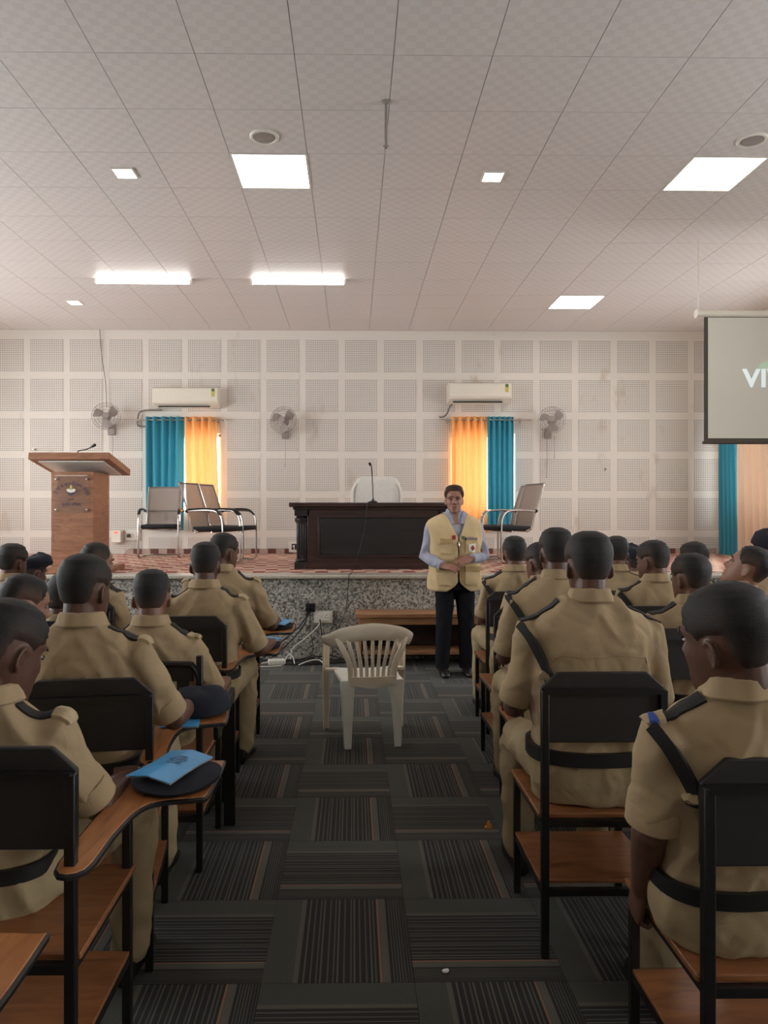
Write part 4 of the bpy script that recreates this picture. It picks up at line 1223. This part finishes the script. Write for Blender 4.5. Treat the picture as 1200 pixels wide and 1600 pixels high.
def hair_shell(T, thick=.007, recede=0, skinfade=.055):
    mb = MB(); nT, nZ = 56, 30; vs = []; den = []
    for i in range(nZ+1):
        z = .02+(.2249-.02)*(1-(1-i/nZ)**1.35)
        for j in range(nT):
            th = 2*PI*j/nT; ph = min(th, 2*PI-th)
            hl = hairline(ph, recede); fd = skinfade if ph > R(70) else .014
            q = (z-hl)/(fd*1.9 if ph > R(70) else fd)
            s = max(0, min(1, (z-hl)/fd*2.2+.25)); s = s*s*(3-2*s)
            off = -.006+(.0075+thick)*s
            if q > .6: off += .0012*noise.noise(Vector((j*.9, i*1.1, 3)))
            vs.append(T @ head_pt(th, z, off)); den.append(max(0, min(1, .25+q*.75)))
    fs = []
    for i in range(nZ):
        for j in range(nT):
            k = (j+1) % nT
            f = (i*nT+j, i*nT+k, (i+1)*nT+k, (i+1)*nT+j)
            if max(den[a] for a in f) > .0: fs.append(f)
    fs.append(tuple(nZ*nT+j for j in range(nT)))
    mb.add(vs, fs)
    me = mb.mesh('hair', 80)
    at_ = me.attributes.new('hair_cover', 'FLOAT', 'POINT'); at_.data.foreach_set('value', den)
    return me


def hand_into(mb, wrist, d, n_, thumb, curl, spread=0.0, sc_=1.0):
    d = Vector(d).normalized(); n_ = Vector(n_); n_ = (n_-d*n_.dot(d)).normalized(); l = d.cross(n_)*thumb
    W_ = Vector(wrist)
    rs = []
    for (t_, hw, ht, lo) in ((-.03, .026, .020, 0), (.0, .027, .018, 0), (.025, .036, .017, .002), (.055, .041, .015, .001), (.082, .040, .012, 0), (.092, .034, .008, 0)):
        c = W_+d*t_*sc_+l*lo
        rs.append([c+(l*math.cos(a)*hw+n_*math.sin(a)*ht)*sc_ for a in [k*PI/7 for k in range(14)]])
    mb.rings(rs)
    for k, (lo, lf, cf) in enumerate(((.030, .92, .85), (.010, 1.05, 1.0), (-.011, .98, 1.1), (-.030, .78, 1.2))):
        p_ = W_+d*.082*sc_+l*lo*sc_; dd = (d+l*(lo*spread*6)).normalized(); pts = [p_-dd*.015, p_]
        ax = dd.cross(n_)
        for q, (ln, an) in enumerate(((.040, .75), (.026, 1.0), (.020, .75))):
            dd = Matrix.Rotation(curl*cf*an, 3, ax) @ dd
            p_ = p_+dd*ln*lf*sc_; pts.append(p_)
        mb.tube(pts, [.0095*sc_, .0098*sc_, .0088*sc_, .0080*sc_, .0068*sc_], 9, round_caps=True)
    p_ = W_+d*.018*sc_+l*.026*sc_
    d1 = (d*.62+l*.62+n_*.35).normalized(); p1 = p_+d1*.042*sc_
    d2 = (d*.9+l*.15+n_*(.25+.3*curl)).normalized(); p2 = p1+d2*.034*sc_; p3 = p2+(d2+n_*.3*curl).normalized()*.024*sc_
    mb.tube([p_-d1*.01, p_, p1, p2, p3], [.014*sc_, .015*sc_, .0115*sc_, .0102*sc_, .008*sc_], 9, round_caps=True)


TORSO = [(.00, .160, .118, .0), (.06, .172, .126, .0), (.12, .172, .124, .0), (.20, .160, .112, .0), (.30, .168, .114, .002), (.40, .184, .120, .0), (.48, .190, .116, -.006),
         (.54, .182, .100, -.010), (.58, .150, .082, -.014), (.61, .105, .068, -.016), (.64, .070, .058, -.014)]
ARMS = {
    'lap': ((.245, .05, .27), (.125, .285, .215), (-.35, .9, -.15), (0, 0, -1), .45),
    'knee': ((.225, .04, .27), (.17, .31, .215), (-.1, .95, -.2), (0, 0, -1), .5),
    'tablet': ((.285, .09, .265), (.30, .33, .262), (-.35, .95, .0), (0, 0, -1), .35),
    'grip': ((.205, .0, .27), (.172, .10, .06), (.05, .35, -.9), (-1, 0, -.2), 1.15),
    'chest': ((.22, .07, .28), (.05, .24, .33), (-.8, .4, .1), (0, -1, 0), .6),
}


def person(label, x, y, ztop, head=(0, 0, 0), turn=0, lean=0.0, side=0.0, armL='lap', armR='lap', voxel=.012, hv=.0058, skin='dark', shirt='khaki', trouser='khaki_trouser',
           lanyard=False, slides=None, stand=False, hair=None, recede=0, wid=1.0, seed=0, near=False, cap=None, cuffs=True, legs=None, drop=0.0, thick=.007, hs=1.0):
    base = .80 if stand else SEAT_Z-drop
    s = (ztop-.245*hs+.03-base)/.655
    rt = empty('person', (x, y, 0), R(turn), label=label, cat='person')
    sk = SKINS[skin]

    def K(a, b, c): return Vector((a*s*wid+side*c*s, b*s+lean*c*s, base+s*c))
    off = math.tan(0)
    # head frame
    hy, hp, hr = head
    piv = K(0, -.018, .655)+Vector((0, 0, -.01))
    T = Matrix.Translation(piv) @ Matrix.Rotation(R(hy), 4, 'Z') @ Matrix.Rotation(R(hp), 4, 'X') @ Matrix.Rotation(R(hr), 4, 'Y') @ Matrix.Translation((0, .012, -.02)) @ Matrix.Diagonal((1.0*hs, 1.05*hs, 1.09*hs, 1))
    hm = MB(); add_head(hm, T)
    nb = K(0, -.022, .56); nm = K(0, -.022, .635)
    hm.tube([nb, nm, T @ Vector((0, -.030, .03)), T @ Vector((0, -.028, .09))], [.066, .058, .056, .055], 18)
    head_me = remesh(hm, hv, 3)
    sculpt_face(head_me, T)
    # body core with arms and legs
    core = MB()

    def torso_rings(f, z0=-1, z1=9, grow=0):
        rs = []
        for (z, hw, hd, yo) in TORSO:
            if z < z0 or z > z1: continue
            n_ = 26; ring = []
            for j in range(n_):
                a = 2*PI*j/n_; e = 2/2.5
                ring.append(K((hw*f+grow)*math.copysign(abs(math.cos(a))**e, math.cos(a)), yo+(hd*f+grow)*math.copysign(abs(math.sin(a))**e, math.sin(a)), z))
            rs.append(ring)
        return rs
    core.rings(torso_rings(.86))
    hips = {-1: K(-.095, .0, .085), 1: K(.095, .0, .085)}
    if stand:
        kn = {-1: Vector((-.105, .02, .50)), 1: Vector((.105, .02, .50))}; an = {-1: Vector((-.115, -.02, .09)), 1: Vector((.115, -.02, .09))}
        hips = {k: Vector((k*.088, 0, .90)) for k in (-1, 1)}
    else:
        lg = legs or {}
        kc = lg.get('kc', 0)
        kn = {k: Vector((kc+k*lg.get('kx', .165), .43, SEAT_Z+.085)) for k in (-1, 1)}
        an = {k: Vector((kc+k*lg.get('ax', .16), lg.get('ay', .42), .10)) for k in (-1, 1)}
    for k in (-1, 1):
        core.tube([hips[k], hips[k].lerp(kn[k], .5), kn[k], kn[k].lerp(an[k], .35), an[k]], [.078, .066, .050, .052, .034], 12)
    hands = []; sleeve = MB(); sleeve.rings(torso_rings(1.0, .08, 9, .010))
    cuffm = []
    for k, nmA in ((-1, armL), (1, armR)):
        el, wr, hd, pn, cu = ARMS[nmA] if isinstance(nmA, str) else nmA
        sh = K(k*.172, -.012, .525); E = K(k*el[0], el[1], el[2]); Wp = K(k*wr[0], wr[1], wr[2])
        core.tube([sh, E], [.052, .042], 12)
        hm2 = MB(); hm2.tube([E+(sh-E)*.12, E, E.lerp(Wp, .3), E.lerp(Wp, .8), Wp], [.041, .043, .042, .031, .027], 14, round_caps=True)
        hand_into(hm2, Wp, (k*hd[0], hd[1], hd[2]), (k*pn[0], pn[1], pn[2]), -k*(-1), cu, .15)
        hands.append(remesh(hm2, .0045 if near or stand else .0065, 2))
        if stand:
            sleeve.tube([sh+(K(0, 0, .5)-sh)*.15, sh, sh.lerp(E, .5), E, E.lerp(Wp, .5), E.lerp(Wp, .93)], [.06, .072, .066, .062, .054, .044], 16)
            cm_ = MB(); cm_.tube([E.lerp(Wp, .80), E.lerp(Wp, .97)], [.044, .040], 16); cuffm.append(cm_)
        else:
            dn = (E-sh).normalized()
            sleeve.tube([sh+(K(0, 0, .5)-sh)*.25, sh, sh.lerp(E, .45), sh.lerp(E, .88)], [.066, .074, .066, .060], 16)
            cm_ = MB(); cm_.tube([sh.lerp(E, .70), sh.lerp(E, .74), sh.lerp(E, .91), sh.lerp(E, .93)], [.061, .066, .066, .062], 18); cuffm.append(cm_)
    core_me = remesh(core, .016, 2)
    body = join_meshes([head_me, core_me]+hands)
    mesh_obj('body', body, sk, rt)
    hm_ = hair_shell(T, thick, recede)
    mesh_obj('hair', hm_, HAIRS[hair or skin] if (hair or skin) in HAIRS else HAIRS['dark'], rt)
    # eyes and brows
    for k in (-1, 1):
        m_ = MB(); m_.ball((0, 0, 0), (.0110, .0100, .0045), 12, 8, T=T @ Matrix.Translation((k*.032, .0715, .116))); m_.build('eye', M['fan_grey'], rt)
        m_ = MB(); m_.ball((0, 0, 0), (.0062, .003, .0055), 10, 6, T=T @ Matrix.Translation((k*.032, .0820, .116))); m_.build('iris', M['black_plastic'], rt)
        m_ = MB(); m_.tube([T @ Vector(q) for q in ((k*.014, .0885, .134), (k*.030, .0885, .139), (k*.048, .078, .133))], [.0038, .0050, .003], 6, round_caps=True); m_.build('eyebrow', HAIRS['man' if stand else 'dark'], rt)
    # clothing
    sm = remesh(sleeve, voxel, 6, .6); wrinkle(sm, .0085 if not stand else .005, seed)
    so = mesh_obj('shirt', sm, M[shirt], rt)
    vs_ = [Vector(v) for v in coords(sm)]
    bvh = BVHTree.FromPolygons(vs_, [tuple(p.vertices) for p in sm.polygons])

    def snap(p_):
        loc, nr, i, dd = bvh.find_nearest(p_); return loc, nr

    def ribbon(pts, wd, th, lift=.001):
        P_ = [snap(q) for q in catmull(pts, 5)]; rs = []
        for i, (p_, nr) in enumerate(P_):
            tg = (P_[min(i+1, len(P_)-1)][0]-P_[max(0, i-1)][0]).normalized(); sd = nr.cross(tg).normalized()
            a, na = snap(p_+sd*wd/2); b, nb_ = snap(p_-sd*wd/2)
            nn = (na+nb_+nr).normalized()
            rs.append([a+nn*lift*-2, a+nn*th, p_+nr*(th*1.3), b+nn*th, b-nn*lift*2])
        m_ = MB(); m_.rings(rs); return m_
    tr = MB()
    rs = []
    for (z, hw, hd, yo) in TORSO[:4]:
        if z > .15: continue
        rs.append([K((hw+.016)*math.copysign(abs(math.cos(a))**.8, math.cos(a)), yo+(hd+.014)*math.copysign(abs(math.sin(a))**.8, math.sin(a)), z) for a in [2*PI*j/26 for j in range(26)]])
    rs.append([K(.186*math.copysign(abs(math.cos(a))**.8, math.cos(a)), .136*math.copysign(abs(math.sin(a))**.8, math.sin(a)), .165) for a in [2*PI*j/26 for j in range(26)]])
    tr.rings(rs)
    for k in (-1, 1):
        if stand:
            tr.tube([hips[k]+Vector((0, 0, .06)), hips[k], hips[k].lerp(kn[k], .5), kn[k], kn[k].lerp(an[k], .5), an[k], an[k]-Vector((0, 0, .035))], [.094, .100, .090, .076, .070, .064, .066], 18)
        else:
            tr.tube([hips[k]+Vector((0, -.03, .0)), hips[k].lerp(kn[k], .5), kn[k], kn[k].lerp(an[k], .15), kn[k].lerp(an[k], .5), an[k]], [.098, .090, .074, .074, .070, .064], 18, round_caps=True)
    tm_ = remesh(tr, voxel if not near else .010, 4, .55); wrinkle(tm_, .0055 if not stand else .003, seed+5, (7, 7, 3.2))
    mesh_obj('trousers', tm_, M[trouser], rt)
    bm_ = MB(); rs = []
    for j in range(40):
        a = 2*PI*j/40; hw, hd = (.1715+.019), (.1235+.017)
        c_ = lambda g, z: K((hw+g)*math.copysign(abs(math.cos(a))**.8, math.cos(a)), (hd+g)*math.copysign(abs(math.sin(a))**.8, math.sin(a)), z)
        rs.append([c_(-.012, .130), c_(.003, .130), c_(.003, .173), c_(-.012, .173)])
    bm_.rings(rs, closed=True); bm_.build('belt', M['belt'], rt)
    for k in (-1, 1):
        m_ = MB(); rs = []; c0 = an[k]
        for (yy, hw, zt, zb) in ((-.075, .018, .06, .012), (-.065, .030, .095, 0), (-.02, .036, .105, 0), (.04, .040, .085, 0), (.11, .047, .062, 0), (.165, .043, .05, .0), (.195, .025, .035, .006), (.202, .012, .024, .010)):
            rs.append([Vector((c0.x+hw*math.copysign(abs(math.cos(a))**.8, math.cos(a)), c0.y+yy, (zt+zb)/2+(zt-zb)/2*math.copysign(abs(math.sin(a))**.7, math.sin(a)))) for a in [2*PI*j/16 for j in range(16)]])
        m_.rings(rs); m_.build('shoe', M['leather'], rt)
    # collar
    cc = K(0, -.020, .628); m_ = MB(); rs = []
    for j in range(25):
        a = R(-148)+R(296)*j/24-PI/2      # opens at the front (+y)
        ca, sa = math.cos(a), math.sin(a)
        back = (1-sa)/2*.012
        f_ = 1.0+.05*math.sin(j*1.3)
        rs.append([cc+Vector((ca*q*f_, sa*q*.98*f_-.06*zz, zz+back)) for q, zz in ((.060, -.01), (.061, .032), (.066, .040), (.073, .036), (.088, -.006), (.084, -.012))])
    m_.rings(rs); m_.build('collar', M[shirt], rt, bev=0)
    if cuffs:
        for cm_ in cuffm: cm_.build('sleeve_cuff', M[shirt], rt)
    if not stand:
        for k in (-1, 1):
            m_ = ribbon([K(k*.090, -.02, .62), K(k*.13, -.016, .61), K(k*.18, -.012, .60), K(k*.225, -.012, .57)], .045, .006)
            m_.build('epaulette', M['strap'], rt)
            if slides is None or k in slides:
                m_ = ribbon([K(k*.195, -.012, .60), K(k*.22, -.012, .585), K(k*.238, -.012, .56)], .056, .012); m_.build('shoulder_slide', M['slide'], rt)
                if near and k == -1:
                    m_ = ribbon([K(k*.2165, -.012, .59), K(k*.228, -.012, .575)], .058, .0135); m_.build('blue_slide_stripe', M['blue'], rt)
        yk = ribbon([K(q, -.16, .455+.012*math.cos(q*9)) for q in (-.19, -.15, -.08, 0, .08, .15, .19)], .0045, .0016)
        yk.build('yoke_seam', M['khaki_trouser'], rt)
        if lanyard:
            cp = [snap(q) for q in (K(-.236, -.045, .56), K(-.214, -.105, .50), K(-.192, -.14, .42), K(-.178, -.145, .35))]
            P_ = catmull([q[0]+q[1]*.004 for q in cp], 5); N_ = catmull([q[1] for q in cp], 5); rs = []
            for i, p_ in enumerate(P_):
                tg = (P_[min(i+1, len(P_)-1)]-P_[max(0, i-1)]).normalized(); nr = N_[i].normalized(); sd = nr.cross(tg).normalized()
                rs.append([p_+sd*.016-nr*.014, p_+sd*.015+nr*.005, p_+nr*.007, p_-sd*.015+nr*.005, p_-sd*.016-nr*.014])
            m_ = MB(); m_.rings(rs); m_.build('lanyard', M['strap'], rt)
            m_ = ribbon([K(-.212, -.14, .40), K(-.185, -.14, .392), K(-.16, -.14, .388)], .026, .016); m_.build('lanyard_loop', M[shirt], rt)
    if cap:
        m_ = MB(); rs = []
        if cap == 'beret':
            for (f, z, dx) in ((1.02, .150, 0), (1.10, .160, 0), (1.30, .185, .012), (1.32, .205, .020), (1.05, .235, .022), (.5, .252, .015), (.1, .254, .015)):
                rs.append([T @ Vector((.078*f*math.sin(a)+dx, -.006+.098*f*math.cos(a), z+.02*math.cos(a)*(f < 1.2))) for a in [2*PI*j/28 for j in range(28)]])
        m_.rings(rs); m_.build('beret_cap', M['navy_felt'], rt, ang=80)
    return rt, K, T, snap, ribbon, s


def P2(px, Y): return at(px, 900, Y).x


PEOPLE = [
    # label, px of collar, Y, head top px, ...
    dict(label='person in khaki nearest on the left, head bowed, ear in view', px=-12, Y=1.95, top=940, head=(-27, -20, 0), lean=.0, hs=1.1, legs=dict(kx=.26, ax=.24), armR='tablet', voxel=.008, hv=.0045, seed=1, skin='dark', slides=(1,)),
    dict(label='person in khaki second on the left aisle, cropped head turned right', px=132, Y=2.58, top=870, head=(-14, -4, 0), armR='tablet', voxel=.008, hv=.0045, seed=2, skin='dark', slides=(1,), wid=1.02),
    dict(label='person in khaki third on the left aisle, smaller head seen from behind', px=238, Y=3.26, top=893, head=(10, -6, 0), armR='tablet', voxel=.009, hv=.0048, seed=3, skin='mid', slides=(1,), turn=0),
    dict(label='person in khaki fourth on the left aisle before the broad chair back', px=322, Y=3.98, top=850, head=(12, -8, 0), armR='tablet', voxel=.010, legs=dict(kx=.12, ax=.10), seed=4, skin='dark', turn=-6),
    dict(label='person in khaki farthest on the left aisle, head half hidden by another', px=347, Y=4.72, top=835, head=(-36, -8, 0), legs=dict(kx=.12, ax=.10), armR='tablet', seed=5, skin='dark', wid=1.05),
    dict(label='person with camouflage shirt in profile at the left edge', px=36, Y=3.02, top=900, head=(-28, -10, 0), lean=-.02, turn=-20, shirt='camouflage', seed=6, skin='light', hair='light', slides=()),
    dict(label='person with black hair hidden behind the second left head', px=98, Y=3.80, top=902, head=(-30, -12, 0), seed=7, skin='dark', thick=.016),
    dict(label='person with receding hair in front of the lectern, facing right', px=150, Y=4.68, top=850, head=(-28, -6, 0), turn=-25, seed=8, skin='light', hair='light', recede=.01, armR='knee', slides=()),
    dict(label='person with dark hair at the far left edge before the stage', px=20, Y=5.12, top=853, head=(-12, -4, 0), turn=-8, seed=9, skin='dark', thick=.014, slides=()),
    dict(label='person wearing a dark beret beside the far left head', px=50, Y=5.75, top=872, head=(-30, -8, 0), seed=10, skin='dark', cap='beret', drop=.03),
    dict(label='person in khaki nearest on the right, face turned left, hand on seat edge', px=1128, Y=1.78, top=912, head=(25, -4, -8), lean=-.10, hs=1.08, legs=dict(kc=.20, kx=.15, ax=.14), lanyard=True, armL='grip', voxel=.0075, hv=.004, seed=11, skin='dark', near=True, slides=(-1,), wid=.98, side=-.015, turn=4),
    dict(label='person in khaki seen squarely from behind on the right aisle, black belt', px=918, Y=2.64, top=835, head=(-2, -2, 0), lanyard=True, armL='knee', voxel=.008, hv=.0045, seed=12, skin='dark', slides=(), wid=1.02),
    dict(label='person in khaki third on the right aisle, partly behind the belted man', px=868, Y=3.58, top=828, head=(-3, -4, 0), lanyard=True, armL='knee', voxel=.010, seed=13, skin='dark', slides=(), wid=.98),
    dict(label='person in khaki fourth on the right aisle, face glancing left', px=846, Y=4.36, top=850, head=(22, -8, 0), lanyard=True, armL='knee', seed=14, skin='brown', slides=()),
    dict(label='person in khaki at the front of the right aisle below the chrome chair', px=803, Y=5.12, top=840, head=(-2, 0, 0), lanyard=True, armL='knee', seed=15, skin='brown', slides=()),
    dict(label='person in khaki in the right second column nearest the stage', px=962, Y=5.15, top=840, head=(-10, -2, 0), seed=16, skin='brown', slides=()),
    dict(label='person in khaki in the right second column, face turned left', px=1022, Y=4.36, top=847, head=(30, -6, 0), lanyard=True, seed=17, skin='brown', slides=()),
    dict(label='person with a pale temple facing left behind the round cropped head', px=1082, Y=4.95, top=849, head=(42, 0, 0), seed=18, skin='light', hair='dark', slides=()),
    dict(label='person in khaki with round cropped head just beyond the nearest right man', px=1080, Y=3.56, top=868, head=(15, -4, 0), seed=19, skin='brown', slides=(), wid=1.0),
    dict(label='person with head tilted back facing left near the right edge', px=1150, Y=3.90, top=852, head=(48, 26, 6), lean=-.03, seed=20, skin='light', hair='mid', slides=(), lanyard=False),
    dict(label='person wearing a navy beret at the right edge by the beige curtain', px=1204, Y=4.75, top=838, head=(20, -4, 0), seed=21, skin='brown', cap='beret', slides=()),
    dict(label='person wearing a dark beret behind two heads in the right second column', px=990, Y=5.95, top=858, head=(10, -8, 0), seed=22, skin='dark', cap='beret', slides=(), drop=.02),
    dict(label='person at the right edge beside the nearest right man, only a sleeve in view', px=1262, Y=2.62, top=940, head=(10, -10, 0), seed=23, skin='dark', slides=()),
]
for q in PEOPLE:
    q = dict(q); px, Y, top = q.pop('px'), q.pop('Y'), q.pop('top')
    zt = at(600, top, Y).z
    # a tilted or bowed head loses height, a slouching sitter sinks in the seat
    if 'drop' not in q and zt < 1.33: q['drop'] = min(.06, (1.33-zt)*.7)
    person(x=P2(px, Y), y=Y, ztop=zt+.004, **q)

# ---- the standing speaker
ARMS['speak_r'] = ((.235, -.01, .275), (.135, .185, .205), (-.75, .55, -.05), (-.3, -.5, -.8), .4)
ARMS['speak_l'] = ((.235, -.005, .265), (.085, .20, .265), (-.85, .40, -.18), (-.2, -.7, -.7), .45)
mx_ = at(711, 900, 6.65).x
rt, K, T, snap, ribbon, s = person('person standing in a yellow khaki vest over a pale blue shirt, speaking', mx_, 6.68, at(600, 760, 6.65).z, head=(-12, 2, 0), turn=180, armL='speak_l', armR='speak_r',
                                   voxel=.008, hv=.004, skin='man', hair='man', shirt='blue_shirt', trouser='black_trouser', stand=True, seed=31, thick=.014, near=True, hs=1.03, wid=1.05)
rt.rotation_euler = (0, 0, R(180+5))
for k in (-1, 1):
    ribbon([K(k*.066, .030, .63), K(k*.058, .075, .60), K(k*.040, .112, .548)], .040, .012).build('collar_wing', M['blue_shirt'], rt)
ribbon([K(0, .06, .635), K(0, .10, .60), K(0, .118, .555)], .046, .004).build('open_neckline', SKINS['man'], rt)
# vest: open-fronted shell round the torso
vm = MB(); rs = []; NZ = [(-.005, .206, .152, .0), (.06, .206, .154, .0), (.14, .200, .150, .0), (.22, .192, .142, .0), (.30, .194, .142, .002), (.40, .206, .146, .0), (.48, .212, .140, -.006), (.53, .218, .128, -.010), (.565, .205, .112, -.013), (.595, .158, .094, -.015), (.628, .092, .078, -.015)]
zz = np.linspace(-.005, .628, 34); NA = 64; vs = []
for z in zz:
    hw, hd, yo = [float(np.interp(z, [q[0] for q in NZ], [q[k] for q in NZ])) for k in (1, 2, 3)]
    gap = max(.006, max(0, (z-.43)/.20)**.85*.085, max(0, (.10-z)/.10)**1.8*.085)
    a0 = math.asin(min(.95, (gap/hw)**1.25))
    for j in range(NA+1):
        a = a0+(2*PI-2*a0)*j/NA+PI/2
        fold = .004*math.sin(j*1.1+z*30)*(.3+.7*math.sin(z*8+1)**2)+.007*(1-3*abs(noise.noise(Vector((j*.16+z*3, z*6+j*.1, 2)))))
        vs.append(K((hw+fold)*math.copysign(abs(math.cos(a))**.8, math.cos(a)), yo+(hd+fold)*math.copysign(abs(math.sin(a))**.8, math.sin(a)), z))
fs = [(i*(NA+1)+j, i*(NA+1)+j+1, (i+1)*(NA+1)+j+1, (i+1)*(NA+1)+j) for i in range(33) for j in range(NA)]
vm.add(vs, fs); vo = vm.build('vest', M['vest'], rt, solid=.006, ang=80)
vb = BVHTree.FromPolygons([Vector(v) for v in vs], fs)


def vsnap(p_):
    l, n_, i, d_ = vb.find_nearest(p_)
    if n_.dot(p_-K(0, 0, .3)) < 0: n_ = -n_
    return l, n_


def patch(name, x, z, w_, h_, mat, th=.008, parent=None, shape=None):
    """a small sewn piece laid on the vest front"""
    m_ = MB(); nx, nz = 4, 4; top, bot = [], []
    for j in range(nz+1):
        for i in range(nx+1):
            l, n_ = vsnap(K(x+(i/nx-.5)*w_, .16, z+(j/nz-.5)*h_)); top.append(l+n_*th); bot.append(l-n_*.001)
    q = nx+1; N = q*(nz+1)
    f = [(j*q+i, j*q+i+1, (j+1)*q+i+1, (j+1)*q+i) for j in range(nz) for i in range(nx)]
    f += [tuple(a+N for a in reversed(t)) for t in f]
    rim = [i for i in range(q)]+[j*q+nx for j in range(1, nz+1)]+[nz*q+i for i in range(nx-1, -1, -1)]+[j*q for j in range(nz-1, 0, -1)]
    f += [(rim[k], rim[(k+1) % len(rim)], rim[(k+1) % len(rim)]+N, rim[k]+N) for k in range(len(rim))]
    m_.add(top+bot, f); return m_.build(name, mat, parent or rt)


# local +x is his left-hand side seen reversed: he faces local +y, his right hand is at +x
patch('chest_pocket', .105, .36, .095, .11, M['vest'], .020); patch('pocket_flap', .105, .405, .105, .036, M['vest_shade_trim'], .030)
patch('chest_pocket', -.105, .36, .10, .12, M['vest'], .020); patch('pocket_flap', -.105, .425, .10, .022, M['tile_brown'], .026)
patch('lower_pocket', .115, .12, .125, .14, M['vest'], .024); patch('pocket_flap', .115, .18, .135, .04, M['vest_shade_trim'], .036)
patch('lower_pocket', -.115, .12, .13, .14, M['vest'], .024); patch('pocket_flap', -.115, .18, .14, .04, M['vest_shade_trim'], .036)
patch('zipper', -.006, .25, .010, .28, M['vest_shade_trim'], .012); patch('zip_pull', -.006, .385, .012, .03, M['steel'], .018)
patch('red_badge', .040, .435, .028, .034, M['ink_red'], .012); patch('green_badge', -.035, .435, .026, .028, M['green'], .012)
patch('emblem_patch', -.105, .35, .062, .062, M['paper'], .028); patch('emblem_cross', -.105, .35, .038, .014, M['ink_red'], .036); patch('emblem_cross', -.105, .35, .014, .038, M['ink_red'], .0365)
m_ = MB(); m_.tube([T @ Vector(q) for q in ((-.022, .084, .047), (-.01, .0925, .0465), (0, .094, .0465), (.01, .0925, .0465), (.022, .084, .047))], .0022, 6, round_caps=True); m_.build('mouth', M['ink_red'], rt)
